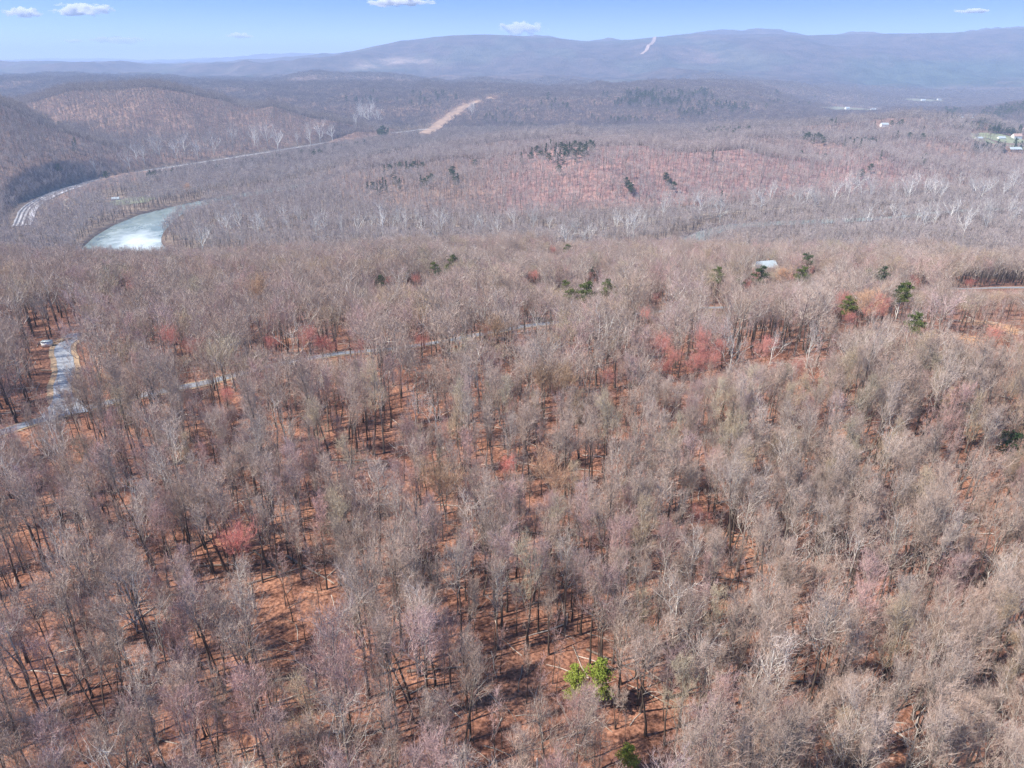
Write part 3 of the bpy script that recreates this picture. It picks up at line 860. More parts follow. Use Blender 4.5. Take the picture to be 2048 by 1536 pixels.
for i in range(6):
    W = Acc(); r_ = np.random.default_rng(900 + i)
    P = np.zeros((1, 4, 3)); L_ = 2.2 + 0.9 * i; P[0, :, 0] = np.linspace(-L_ / 2, L_ / 2, 4); P[0, :, 1] = r_.normal(size=4) * 0.15; P[0, :, 2] = 0.1
    tubes(W, P, np.full((1, 4), 0.045 + 0.018 * i) * np.array([1, .8, .6, .3]), 4, 0, 0.15 + 0.12 * i)
    B, _ = kids(P, 4, 0.4, 0.95, 0.3, 40, 0.2, 2, r_); blades(W, B, np.full(4, 0.07), 0, 0.7, r_)
    STK.append(lib_add(W, [M_DEADLOG]))
PSH = []
for i in range(4):
    W, T = pine_tree(700 + i, H=15 + i, crown=7, bole=0.25, tufts=8, per=22, size=1.0, cone=(i % 2 == 0))
    PSH.append(lib_add(W, [M_BARK, M_NEEDLE]))

def scatter(name, pts, label=None, cat=None):
    """pts: list of arrays (x, y, z, shape, rot, scale)"""
    A = np.vstack(pts)
    me = bpy.data.meshes.new(name)
    me.vertices.add(len(A)); me.vertices.foreach_set('co', A[:, :3].astype(np.float32).ravel())
    a = me.attributes.new('shape', 'INT', 'POINT'); a.data.foreach_set('value', A[:, 3].astype(np.int32))
    rot = np.zeros((len(A), 3), np.float32); rot[:, 2] = A[:, 4]; rot[:, 0] = rng.normal(size=len(A)) * 0.04; rot[:, 1] = rng.normal(size=len(A)) * 0.04
    a = me.attributes.new('rot', 'FLOAT_VECTOR', 'POINT'); a.data.foreach_set('vector', rot.ravel())
    sc = np.repeat(A[:, 5:6], 3, 1).astype(np.float32); sc[:, 2] *= 0.9 + 0.2 * rng.random(len(A))
    a = me.attributes.new('size', 'FLOAT_VECTOR', 'POINT'); a.data.foreach_set('vector', sc.astype(np.float32).ravel())
    o = link(name, me)
    g = bpy.data.node_groups.new(name + '_scatter', 'GeometryNodeTree')
    g.interface.new_socket('Geometry', in_out='INPUT', socket_type='NodeSocketGeometry')
    g.interface.new_socket('Geometry', in_out='OUTPUT', socket_type='NodeSocketGeometry')
    gi = g.nodes.new('NodeGroupInput'); go = g.nodes.new('NodeGroupOutput')
    ip = g.nodes.new('GeometryNodeInstanceOnPoints'); ci = g.nodes.new('GeometryNodeCollectionInfo')
    ci.inputs['Collection'].default_value = lib; ci.inputs['Separate Children'].default_value = True; ci.inputs['Reset Children'].default_value = True
    ip.inputs['Pick Instance'].default_value = True
    def na(nm, dt):
        n = g.nodes.new('GeometryNodeInputNamedAttribute'); n.data_type = dt; n.inputs['Name'].default_value = nm
        return n.outputs['Attribute']
    L = g.links.new
    L(gi.outputs[0], ip.inputs['Points']); L(ci.outputs[0], ip.inputs['Instance'])
    L(na('shape', 'INT'), ip.inputs['Instance Index'])
    L(na('rot', 'FLOAT_VECTOR'), ip.inputs['Rotation']); L(na('size', 'FLOAT_VECTOR'), ip.inputs['Scale'])
    L(ip.outputs[0], go.inputs[0])
    md = o.modifiers.new('scatter', 'NODES'); md.node_group = g
    tag(o, label, cat, kind='stuff')
    return o

# ------------------------------------------------------------------ what can be seen of the land from around the camera
_VC = np.arange(-640, 2700, 12.0); _VY = np.concatenate([np.arange(30, 700, 8.0), np.geomspace(700, 6500, 220)])
_yy, _cc = np.meshgrid(_VY, _VC, indexing='ij')
_xx = (_cc - 1024) / FPX * depth_of(_yy)
_hh = terrain(_xx.ravel(), _yy.ravel()).reshape(_xx.shape)
_run = np.maximum.accumulate((_hh + 12 - CAM_Z) / _yy, axis=0)
def seen(x, y, z, top, slack=0.012):
    c = column_of(x, y)
    i = np.clip(np.searchsorted(_VY, y - 20) - 1, 0, len(_VY) - 1); j = np.clip(((c + 640) / 12).round().astype(int), 0, len(_VC) - 1)
    return (z + top - CAM_Z) / y > _run[i, j] - slack

def grid_pts(y0, y1, sp, cmin=-150, cmax=2200, jitter=0.42):
    ymax = y1; xm = (cmax - 1024) / FPX * float(depth_of(np.array([y1]))[0]); xn = (cmin - 1024) / FPX * float(depth_of(np.array([y1]))[0])
    xs = np.arange(xn, xm, sp); ys = np.arange(y0, y1, sp)
    X, Y = np.meshgrid(xs, ys)
    X = X + (np.arange(len(ys)) % 2)[:, None] * sp * 0.5
    X = (X + rng.uniform(-jitter, jitter, X.shape) * sp).ravel(); Y = (Y + rng.uniform(-jitter, jitter, Y.shape) * sp).ravel()
    c = column_of(X, Y)
    m = (c > cmin) & (c < cmax)
    return X[m], Y[m]

ROAD_L = [tuple(p) for p in ROAD[::3]]; DRIVE_L = [tuple(p) for p in DRIVE[::3]]; TOW_L = [tuple(p) for p in TOWPATH[::2]]
RAIL_L = [tuple(p) for p in RAIL_S[::2]]; RIV_L = RIVER_S[::3].tolist(); CUT_L = [tuple(p) for p in CUT[::3]]; LANE_L = [tuple(p) for p in LANE[::3]]
DRIVE2_L = [tuple(p) for p in DRIVE2]
HOUSES = [  # picture point of the base, width, depth, wall height, roof height, turn, wall, roof, label
 (1524, 556, 15, 10, 8.0, 4.0, 0.25, M_WHITE, M_METAL, 'white two-storey house with pale metal roof rising above the bare wood'),
 (1768, 253, 20, 11, 6, 4, 0.1, M_WHITE, M_METAL, 'long white farmhouse among dark evergreens on the hilltop'),
 (1662, 245, 16, 9, 5, 3, -0.2, M_WHITE, M_DKROOF, 'small white house left of the hilltop farmhouse'),
 (1694, 219, 24, 14, 8, 6, 0.2, M_WHITE, M_METAL, 'white barn at the left end of the pale valley field'),
 (1746, 221, 30, 12, 6, 5, 0.05, M_WHITE, M_METAL, 'long low white shed at the right end of the pale valley field'),
 (2032, 277, 24, 12, 7, 6, 0.15, M_WHITE, M_TANROOF, 'white house with tan roof on the green lawn by the valley edge'),
 (2002, 278, 18, 10, 4, 3, 0.0, M_WHITE, M_METAL, 'long white shed left of the tan-roofed house'),
 (1957, 279, 16, 10, 4, 3, 0.1, M_WHITE, M_METAL, 'small white shed at the left end of the green lawn'),
 (2028, 303, 26, 12, 6, 4, 0.0, M_BRICK, M_METAL, 'brown house with pale roof just below the green lawn'),
 (2040, 262, 22, 12, 5, 5, 0.2, M_WHITE, M_TANROOF, 'tan-roofed house in the trees behind the green lawn'),
 (1923, 238, 17, 10, 5, 4, 0.1, M_WHITE, M_METAL, 'white farm shed at the left of two on the far slope'),
 (1942, 239, 15, 10, 5, 4, -0.1, M_WHITE, M_METAL, 'white farm shed at the right of two on the far slope'),
 (1991, 220, 18, 12, 9, 7, 0.3, M_WHITE, M_METAL, 'lone white barn high on the far wooded slope'),
 (1846, 202, 26, 14, 7, 5, 0.1, M_WHITE, M_METAL, 'white farm building in the farthest pale field'),
 (1878, 200, 24, 14, 7, 5, 0.1, M_WHITE, M_DKROOF, 'grey-roofed farm building right of the one in the farthest field'),
 (232, 400, 11, 7, 3, 2.4, 0.3, M_WHITE, M_METAL, 'little white cabin in the trees above the river bend'),
]
house_at = []
for h in HOUSES:
    x, y, z = hit(h[0], h[1])
    house_at.append((x, y, z))
def blocked(x, y, road=3.4):
    m = np.zeros(len(x), bool)
    m |= poly_dist(x, y, ROAD_L)[0] < road
    m |= poly_dist(x, y, DRIVE_L)[0] < 7.0
    m |= poly_dist(x, y, DRIVE2_L)[0] < 3.0
    s = (y > 650) & (y < 2700)
    if s.any():
        xs, ys = x[s], y[s]
        d, w = poly_dist(xs, ys, RIV_L)
        q = d < w + 8
        q |= (poly_dist(xs, ys, RAIL_L)[0] < 17) | (poly_dist(xs, ys, TOW_L)[0] < 4.5) | (poly_dist(xs, ys, LANE_L)[0] < 4.5)
        m[s] |= q
    s = y > 1800
    if s.any():
        m[s] |= poly_dist(x[s], y[s], CUT_L)[0] < CUT_W * (0.22 + 0.4 * rng.random(int(s.sum())))
        m[s] |= in_field(x[s], y[s])
    s = (y > 1000) & (y < 1400) & (x < -400)
    m[s] |= in_field(x[s], y[s])
    for hx, hy, hz in house_at:
        rad = 11 if hy < 800 else 26
        m |= (np.hypot(x - hx, y - hy) < rad) | ((np.abs(x - hx * y / hy) < rad * 0.8) & (hy - y > 0) & (hy - y < (18 if hy < 800 else 90)))
    return m

# ------------------------------------------------------------------ singled-out trees
taken = []          # (x, y, r)
VIEWS = []          # (px, py, half width px, y): things that stand clear of the trees in front
def ordinal(n):
    w = ['first', 'second', 'third', 'fourth', 'fifth', 'sixth', 'seventh', 'eighth', 'ninth', 'tenth', 'eleventh', 'twelfth', 'thirteenth', 'fourteenth', 'fifteenth', 'sixteenth', 'seventeenth', 'eighteenth', 'nineteenth']
    if n <= 19: return w[n - 1]
    t = {2: 'twenty', 3: 'thirty', 4: 'forty', 5: 'fifty'}[n // 10]
    return ({2: 'twentieth', 3: 'thirtieth', 4: 'fortieth', 5: 'fiftieth'}[n // 10]) if n % 10 == 0 else t + '-' + w[n % 10 - 1]
def place_tree(name, tm, cm, x, y, z, rz, sc, sz=1.0):
    o = bpy.data.objects.new(name, None); COL.objects.link(o)
    o.location = (x, y, z - 0.15); o.rotation_euler = (0, 0, rz); o.scale = (sc, sc, sc * sz)
    a = bpy.data.objects.new('trunk', tm); COL.objects.link(a); a.parent = o
    b_ = bpy.data.objects.new('crown', cm); COL.objects.link(b_); b_.parent = o
    return o

def named_trees(name, spots, shapes, cat, group, phrase, place, crown_off, bands, rad=4.0, smin=0.35, smax=2.0):
    """spots: (px, py of crown centre, width px or None). Labels count from the left within each band of picture height."""
    made = []
    for sp in spots:
        px, py = sp[0], sp[1]
        i = random.randrange(len(shapes)) if len(sp) < 4 else sp[3]
        ph, tm, cm, H, cw = shapes[i]
        x, y, z = hit(px, py, crown_off * H)
        dist = math.hypot(y, CAM_Z - z)
        sc = 1.0 if len(sp) < 3 or sp[2] is None else min(smax, max(smin, sp[2] * dist / FPX / cw))
        x, y, z = hit(px, py, crown_off * H * sc)
        o = place_tree(name, tm, cm, x, y, z, random.uniform(0, 6.28), sc)
        taken.append((x, y, rad if y < 800 else rad * 1.5))
        cpx = cw * sc * FPX / dist * 0.5
        VIEWS.append((px, py + cpx * 0.5, cpx * 0.9, y))
        made.append((o, px, py, ph))
    for lo, hi, where in bands:
        g = sorted([m for m in made if lo <= m[2] < hi], key=lambda m: m[1])
        for k, (o, px, py, ph) in enumerate(g):
            if len(g) == 1: lab = f'{ph}, the only one {where}'
            elif k == len(g) - 1: lab = f'{ph}, rightmost {where}'
            elif k == 0: lab = f'{ph}, leftmost {where}'
            else: lab = f'{ph}, {ordinal(k + 1)} from the left {where}'
            tag(o, lab, cat, group)
    return made

def pshape(seed, mat, ph, **kw):
    W, T = pine_tree(seed, split=True, **kw)
    for q in T.M: q[:] = 0
    return (ph, W.mesh('trunk', [M_BARK]), T.mesh('crown', [mat]), kw['H'], kw['crown'])
# pines of the near wood
PN = [pshape(800 + i, M_NEEDLE_OLIVE if i % 2 else M_NEEDLE, 'dark green pine', H=20 + i, crown=6.5, bole=0.6, tufts=9, per=130, size=0.42) for i in range(4)]
PL = [pshape(810 + i, M_NEEDLE_LIME, 'bright yellow-green pine', H=11, crown=4.6, bole=0.35, tufts=9, per=190, size=0.28) for i in range(2)]
PF = [pshape(820 + i, M_NEEDLE, 'dark evergreen', H=(22, 19, 18)[i], crown=(7.5, 10, 11)[i], bole=(0.12, 0.3, 0.35)[i], tufts=10, per=60, size=0.9, cone=(i < 1)) for i in range(3)]
lime = named_trees('young_pine_tree', [(1150, 1356, 40), (1196, 1350, 50), (1260, 1506, 32)], PL, 'pine tree', 'yellow-green pines of the near wood', '', '', 0.72, [], 3.0)
for (o, px, py, ph), lab in zip(lime, ('smaller yellow-green pine, left of the bright pair low in the wood', 'larger yellow-green pine, right of the bright pair low in the wood', 'tiny yellow-green pine at the very bottom edge of the photo')):
    tag(o, lab, 'pine tree', 'yellow-green pines of the near wood')
named_trees('pine_tree', [(907, 518, 20), (868, 533, 20), (878, 545, 22), (893, 538, 18), (760, 558, 18), (1137, 497, 24), (1172, 577, 32), (1214, 571, 28), (1132, 570, 14), (1140, 588, 16),
    (1613, 517, 22), (1437, 545, 24), (1481, 563, 22), (1525, 545, 26), (1608, 546, 26), (1738, 548, 24), (1768, 545, 26), (1755, 552, 20), (1700, 606, 20), (1815, 577, 24), (1800, 580, 18), (2026, 882, 40), (1835, 640, 20), (1183, 540, 14)],
    PN, 'pine tree', 'pines standing in the near wood', '', '', 0.85,
    [(0, 530, 'of the farthest near-wood pines below the river'), (530, 560, 'of the near-wood pines level with the white house'), (560, 700, 'of the near-wood pines below the white house'), (700, 1000, 'in the grey wood at the right edge')], 4.0, 0.72, 1.1)
named_trees('evergreen_tree', [(768, 335), (778, 333), (790, 332), (800, 329), (812, 328), (828, 327), (845, 329), (905, 337), (907, 347), (912, 358), (735, 370), (745, 369), (755, 373), (765, 361), (790, 358), (842, 357), (862, 352),
    (950, 324), (1043, 310), (1064, 300), (1074, 296), (1084, 294), (1093, 292), (1102, 284), (1112, 291), (1122, 289), (1131, 293), (1140, 289), (1150, 286), (1160, 289), (1169, 293), (1180, 284), (1135, 304), (1147, 302), (1100, 311), (1158, 300), (1090, 302), (1110, 300), (1120, 304), (1128, 299), (1142, 296), (1152, 306), (1165, 304), (1172, 300), (1080, 306), (1062, 309), (1184, 292), (1116, 312), (1128, 310), (1172, 288), (1188, 287), (820, 333), (836, 333), (782, 338), (900, 343), (856, 357), (850, 361), (760, 368), (772, 366), (798, 362), (915, 352),
    (1254, 360), (1258, 368), (1264, 374), (1332, 350), (1338, 361), (1347, 368), (1427, 305), (1603, 305), (1634, 310), (1650, 311), (1743, 332), (1725, 343), (1850, 310), (1848, 322), (1443, 388), (1118, 335), (1763, 306),
    (1412, 260), (1424, 258), (1436, 256), (1448, 255), (1460, 257), (1470, 260), (1478, 256), (1498, 255), (1418, 264), (1430, 263), (1442, 262), (1454, 262), (1466, 264), (1492, 259), (1612, 270), (1624, 273), (1636, 269), (1648, 278), (1690, 280), (1708, 282), (1722, 282), (1737, 281), (1752, 283), (1605, 266), (1618, 268), (1630, 271), (1642, 273), (1700, 278), (1715, 278), (1730, 278), (1745, 279),
    (1750, 246), (1784, 244), (1798, 246), (1804, 242), (1796, 266), (1820, 268), (1848, 256), (1846, 270), (1868, 262), (1663, 241), (1672, 239)],
    PF, 'evergreen tree', 'evergreens on the hill across the river', '', '', 0.75,
    [(0, 252, 'round the hilltop farmhouse'), (252, 263, 'in the row along the hill crest'), (263, 282, 'of those just below the hill crest'), (282, 297, 'in the dark clump mid-hill, upper row'),
     (297, 308, 'in the dark clump mid-hill, lower row'), (308, 326, 'of those along the top of the reddish slope'), (326, 340, 'in the left clump on the low hill shoulder'), (340, 360, 'on the reddish slope, upper band'), (360, 400, 'on the reddish slope, lower band')], 4.0)
named_trees('hillside_evergreen_tree', [(150, 284), (145, 291), (117, 335), (118, 248), (212, 350), (765, 262, 26), (640, 305), (628, 308), (300, 351), (308, 349), (995, 217), (1062, 219), (1038, 216)],
    PF, 'evergreen tree', 'scattered evergreens of the far hills', '', '', 0.6,
    [(0, 240, 'on the far hill behind the orange clearing'), (240, 300, 'on the hills at left beyond the railway'), (300, 400, 'beside the railway curve')], 4.0)

def bshape(seed, ph, twig, bark, **kw):
    W, T = bare_tree(seed, split=True, twig=0, **kw)
    return (ph, W.mesh('trunk', [bark]), T.mesh('crown', [twig]), kw['H'], kw['crown'] * 1.3)
SY = [bshape(830 + i, 'white-limbed sycamore', M_TWIG_SYC, M_SYC, H=23, crown=13 + i, bole=0.15, n1=9, c2=6, c3=5, c4=4, ang=40, up=0.35, r0=0.5, w3=0.07, w4=0.04, keep=True) for i in range(3)]
SYF = [bshape(840 + i, 'pale sycamore', M_TWIG_SYC, M_SYC, H=26 + (i % 3), crown=15 + i, bole=0.14 + 0.05 * (i % 2), n1=8 + i % 3, c2=6, c3=4, c4=3, ang=44 + 3 * (i % 3), up=0.25, lean=0.04 * (i % 4), r0=0.6, keep=True, lod=1, w3=0.09, w4=0.05) for i in range(6)]
named_trees('sycamore_tree', [(1465, 700, 75), (1798, 612, 50), (1545, 698, 40), (1622, 690, 62), (1828, 645, 28), (830, 815, 45, 1), (1075, 655, 60, 2), (870, 830, 60, 0)], SY, 'sycamore tree', 'white sycamores of the near wood', '', '', 0.62,
    [(0, 660, 'standing in the upper near wood'), (660, 760, 'in the hollow of red maples'), (760, 900, 'in the middle of the near wood')], 5.0)
syc = [(270, 310), (284, 314), (311, 288), (345, 297), (362, 292), (318, 298), (430, 283), (471, 274), (499, 272), (516, 279), (540, 272), (557, 277), (588, 276), (615, 270), (640, 266), (660, 265), (190, 330), (250, 322), (405, 290), (390, 296),
       (458, 452), (506, 452), (560, 420), (605, 438), (680, 455), (581, 452), (412, 470), (395, 474), (440, 440), (470, 436), (520, 440), (630, 452), (655, 446), (535, 458),
       (715, 452), (741, 446), (761, 443), (779, 449), (813, 449), (843, 449), (881, 472), (886, 446), (800, 440), (830, 436), (910, 452), (948, 447), (970, 448), (1003, 452), (1030, 441), (1059, 443), (1074, 436), (1090, 450), (1134, 470), (1161, 470), (1175, 466), (1150, 455), (1213, 450), (1225, 442), (1233, 447), (1254, 450), (1281, 441), (1295, 444), (1270, 452),
       (1336, 417), (1363, 410), (1389, 407), (1410, 414), (1430, 414), (1450, 420), (1500, 400), (1520, 404), (1539, 390), (1570, 392), (1599, 402), (1620, 396), (1640, 400), (1676, 390), (1693, 380), (1717, 372), (1735, 380), (1751, 384), (1792, 380), (1812, 384), (1826, 378), (1847, 380), (1868, 376), (1890, 384), (1930, 366), (1950, 372), (1970, 380), (1990, 370), (2010, 378), (2032, 362),
       (1744, 440), (1772, 434), (1802, 440), (1830, 432), (1854, 440), (1881, 430), (1925, 456), (1963, 417), (1990, 424), (2018, 420), (1900, 420), (1700, 446), (1720, 436), (1940, 436), (1975, 444), (2035, 440), (1655, 452), (1790, 424), (1850, 418),
       (730, 235), (738, 226), (745, 222), (755, 232), (705, 238), (718, 228), (725, 222), (949, 222)]
named_trees('river_sycamore_tree', [(a + random.uniform(-9, 9), b + random.uniform(-4, 4), random.choice((24, 28, 32, 36, 40)) * 1400 / 1500 * (1.0 if b > 350 else 0.72)) for a, b in syc], SYF, 'sycamore tree', 'pale sycamores along the river', '', '', 0.62,
    [(0, 250, 'beside the orange hillside clearing'), (250, 287, 'in the upper row above the railway'), (287, 345, 'in the lower row above the railway'), (345, 388, 'in the upper row under the hill'),
     (388, 425, 'in the lower row under the hill'), (425, 445, 'in the upper row on the near river flat'), (445, 500, 'in the lower row on the near river flat')], 3.5)
RM = [bshape(850 + i, 'red-budded maple', M_TWIG_RED, M_BARK, H=20, crown=7.5, bole=0.58, keep=True, n1=11, c2=6, c3=6, c4=8, ang=42, up=0.4, r0=0.16, w3=0.04, w4=0.036) for i in range(3)]
OM = [bshape(860 + i, 'orange-budded maple', M_TWIG_ORANGE, M_BARK, H=20, crown=8.5, bole=0.55, keep=True, n1=12, c2=6, c3=6, c4=9, ang=42, up=0.4, r0=0.18, w3=0.05, w4=0.05) for i in range(2)]
named_trees('red_maple_tree', [(340, 682, 45), (392, 702, 40), (375, 695, 26), (542, 690, 34), (615, 682, 44), (640, 690, 34), (662, 702, 30), (265, 573, 20), (262, 580, 16), (458, 800, 36), (452, 535, 18), (840, 690, 26), (720, 702, 20), (972, 668, 20),
    (832, 563, 26), (778, 565, 20), (1070, 557, 30), (1325, 700, 48), (1346, 722, 40), (1333, 742, 36), (1402, 688, 46), (1408, 715, 52), (1390, 735, 46), (1425, 728, 38), (1440, 700, 30), (1525, 706, 40), (1535, 690, 30), (1595, 740, 28),
    (1683, 608, 40), (1670, 622, 34), (1708, 535, 18), (1755, 612, 40), (1740, 628, 30), (1762, 628, 28), (1822, 560, 26), (1830, 570, 22), (1620, 545, 20), (1214, 760, 26), (1985, 675, 28), (1512, 560, 28), (1495, 575, 26), (1580, 560, 20), (480, 1095, 70), (1018, 940, 34), (1310, 600, 26), (1290, 635, 24),
    (1105, 505, 18), (1180, 555, 14), (1940, 570, 18), (1700, 645, 20), (1400, 1040, 20)],
    RM, 'maple tree', 'red maples scattered in the near wood', '', '', 0.82,
    [(0, 556, 'in the wood level with or above the white house'), (556, 590, 'in the wood just below the white house'), (590, 660, 'in the upper wood above the hollow'), (660, 693, 'of those along the far side of the road level'), (693, 712, 'in the upper row of the hollow band'),
     (712, 780, 'in the lower row of the hollow band'), (780, 900, 'below the left road'), (900, 1200, 'in the near leafless foreground')], 3.5, 0.5, 0.95)
named_trees('orange_maple_tree', [(515, 585, 50), (988, 666, 34), (1090, 770, 60), (1125, 772, 60), (1565, 556, 20), (1735, 612, 20), (880, 975, 60), (1100, 965, 55), (375, 376, 30)], OM, 'maple tree', 'orange-tan maples of the wood', '', '', 0.82,
    [(0, 500, 'on the river bank'), (500, 700, 'in the upper near wood'), (700, 900, 'in the middle of the near wood'), (900, 1200, 'in the open leafy foreground')], 4.0, 0.8, 1.3)

# ------------------------------------------------------------------ the leafless wood
TK = np.array(taken)
def keep_clear(x, y):
    m = np.ones(len(x), bool)
    for tx, ty, tr in TK:
        m &= (x - tx) ** 2 + (y - ty) ** 2 > tr * tr
    return m
for line, lim in ((RAIL_S, 1e9),):
    q = line[:, :2]; a_, b_ = project(q[:, 0], q[:, 1], np.full(len(q), -126.5))
    for k in range(len(q) - 1):
        for f in np.linspace(0, 1, 5):
            VIEWS.append((a_[k] + (a_[k+1]-a_[k]) * f, b_[k] + (b_[k+1]-b_[k]) * f + 1, 6, q[k, 1]))
for a_, b_ in [(x_, y_) for x_ in range(180, 321, 12) for y_ in (494, 485, 475, 462) if y_ > 470 - (x_ - 180) * 0.33 + 8] + [(x_, 452) for x_ in range(220, 325, 12)] + [(x_, 438) for x_ in range(250, 330, 12)] + [(x_, 424) for x_ in range(305, 350, 12)] + [(x_, 408) for x_ in range(350, 400, 10)] + [(400, 402)]:
    VIEWS.append((a_, b_ + 2, 10, plane_pt(a_, b_, -132)[1]))
for h_, (hx, hy, hz) in zip(HOUSES, house_at):
    VIEWS.append((h_[0], project(hx, hy, hz + (2.5 if hy > 800 else 8.5))[1], h_[2] / 2 * FPX / math.hypot(hy, CAM_Z - hz), hy))
for a_, b_ in [(20, 862), (50, 854), (75, 848), (400, 769), (672, 710), (1420, 617)] + [(x_, 578) for x_ in range(1900, 2060, 20)] + \
        [(130, 815), (110, 810), (128, 806), (126, 800), (124, 792), (124, 785), (126, 778), (128, 770), (132, 755), (132, 740), (131, 725), (127, 710), (128, 697), (138, 686), (112, 688), (96, 692), (115, 740), (150, 770), (100, 720)]:
    VIEWS.append((a_, b_, 14 if a_ < 160 and b_ < 810 else 9, hit(a_, b_)[1]))
for x_, y_, in [(x_, y_) for y_, x0_, x1_ in ((640, 1985, 2020), (652, 1990, 2030), (672, 1915, 1945), (684, 1910, 1945)) for x_ in range(x0_, x1_, 12)]: VIEWS.append((x_, y_, 9, hit(x_, y_)[1]))
for p_ in CUT[::2]:
    a_, b_ = project(p_[0], p_[1], float(terrain(p_[:1], p_[1:2])[0])); VIEWS.append((a_, b_ + 2, 12, p_[1]))
for x_ in range(1645, 1762, 8): VIEWS.append((x_, 221, 5, hit(x_, 220)[1]))
for x_ in range(1816, 1886, 8): VIEWS.append((x_, 203, 5, hit(x_, 202)[1]))
for x_ in range(1975, 2060, 8): VIEWS.append((x_, 287, 5, hit(x_, 284)[1]))
VIEWS = np.array(VIEWS)
def clear_views(X, Y, Z, H, half):
    """how far each tree must be scaled down to leave the things behind it in view"""
    px, pb = project(X, Y, Z); _, pt = project(X, Y, Z + H)
    hw = half * FPX / np.hypot(Y, CAM_Z - Z)
    s = np.ones(len(X))
    o_ = np.argsort(px); ps = px[o_]
    for vx, vy, vw, vY in VIEWS:
        i0, i1 = np.searchsorted(ps, [vx - vw - 60, vx + vw + 60])
        j = o_[i0:i1]
        q = (np.abs(px[j] - vx) < vw + hw[j] * 0.75) & (Y[j] < vY - 1.5) & (pt[j] < vy) & (pb[j] > vy - 2)
        j = j[q]
        s[j] = np.minimum(s[j], (pb[j] - vy) / np.maximum(pb[j] - pt[j], 1e-3))
    return s
def filt(X, Y, top=22, slack=0.012, road=3.4):
    m = ~blocked(X, Y, road); X, Y = X[m], Y[m]
    m = keep_clear(X, Y); X, Y = X[m], Y[m]
    Z = terrain(X, Y)
    m = seen(X, Y, Z, top, slack)
    return X[m], Y[m], Z[m]

wood = []
# near wood
X, Y = grid_pts(22, 168, 3.5)
m = rng.random(len(X)) > 0.35 * sstep(110, 165, Y); X, Y = X[m], Y[m]
op = openness(X, Y)
px, py = project(X, Y, terrain(X, Y))
left = 1 - sstep(900, 1300, px)
thin = vnoise(X / 16, Y / 16, 31)
m = (op < 0.12) & (rng.random(len(X)) > 0.24 + 0.06 * left) & (thin > 0.20 + 0.04 * left)
X, Y = X[m], Y[m]
X, Y, Z = filt(X, Y)
px, py = project(X, Y, Z)
nS = len(near_shapes)
ph_w = np.ones((len(X), nS))
for j, (ph, *_r) in enumerate(near_shapes):
    if 'rosy' in ph: ph_w[:, j] = 0.9 * (1 - sstep(1000, 1700, px)) + 0.35
    if 'tan' in ph: ph_w[:, j] = 0.5 + 2.6 * np.exp(-((py - 950) / 130) ** 2) * sstep(500, 750, px)
    if 'pale' in ph: ph_w[:, j] = 0.55
    if ph in ('broad grey tree',): ph_w[:, j] = 0.6
cw = np.cumsum(ph_w, 1); u = rng.random(len(X)) * cw[:, -1]
sh = (u[:, None] > cw).sum(1)
rot = rng.random(len(X)) * 6.283; sc = rng.uniform(0.74, 1.08, len(X)) * (1 + 0.16 * sstep(120, 190, Y)); odd = rng.random(len(X)); sc = sc * np.where(odd < 0.07, 1.22, np.where(odd > 0.85, 0.72, 1.0))
Hs = np.array([s[3] for s in near_shapes])[sh]
cv = clear_views(X, Y, Z, Hs * sc, 3.0)
ok = cv > 0.42
X, Y, Z, sh, rot, sc, Hs, cv = (q[ok] for q in (X, Y, Z, sh, rot, sc, Hs, cv))
sc = sc * cv; Hs = Hs * sc
px, py = project(X, Y, Z)
tx, ty = project(X, Y, Z + Hs * 0.7)
inframe = (tx > -20) & (tx < 2068) & (ty > 0) & (py > 0) & (ty < 1545)
dist = np.sqrt(X ** 2 + Y ** 2 + (CAM_Z - Z) ** 2)
order = np.argsort(np.where(inframe, dist, 1e9))
pick = order[:300]
is_pick = np.zeros(len(X), bool); is_pick[pick] = True
made = []
for i in pick:
    ph, tm, cm, H = near_shapes[sh[i]]
    o = place_tree('bare_tree', tm, cm, X[i], Y[i], Z[i], rot[i], sc[i], 1.0)
    made.append((o, tx[i], ty[i], ph, X[i], Y[i]))
# labels: bands of the picture from the bottom edge up, counted from the left; near a landmark that is said instead
made.sort(key=lambda m: -m[2])
nb = 15; per = math.ceil(len(made) / nb)
for b_i in range(nb):
    g = sorted(made[b_i * per:(b_i + 1) * per], key=lambda m: m[1])
    band = 'lowest crown band at the photo bottom' if b_i == 0 else f'{ordinal(b_i + 1)} crown band above the photo bottom'
    for k, (o, a, b2, ph, x_, y_) in enumerate(g):
        ps = 'leftmost' if k == 0 else ('rightmost' if k == len(g) - 1 else f'{ordinal(k + 1)} from left')
        tag(o, f'{ph}, {ps}, {band}', 'bare tree', 'leafless trees of the near wood')
r_ = ~is_pick
wood.append(np.column_stack([X[r_], Y[r_], Z[r_], np.array(S0)[sh[r_]], rot[r_], sc[r_]]))
print('near', len(X))
# middle wood
X, Y = grid_pts(168, 800, 5.6)
op = openness(X, Y); m = (op < 0.12) & (rng.random(len(X)) > 0.10); X, Y = X[m], Y[m]
X, Y, Z = filt(X, Y, 22, 0.015)
k = rng.integers(0, len(S1), len(X)); sc = rng.uniform(0.75, 1.15, len(X))
cv = clear_views(X, Y, Z, 22 * sc, 3.5); ok = cv > 0.36; X, Y, Z, k, sc = X[ok], Y[ok], Z[ok], k[ok], (sc * cv)[ok]
wood.append(np.column_stack([X, Y, Z, np.array(S1)[k], rng.random(len(X)) * 6.283, sc]))
print('middle', len(X))
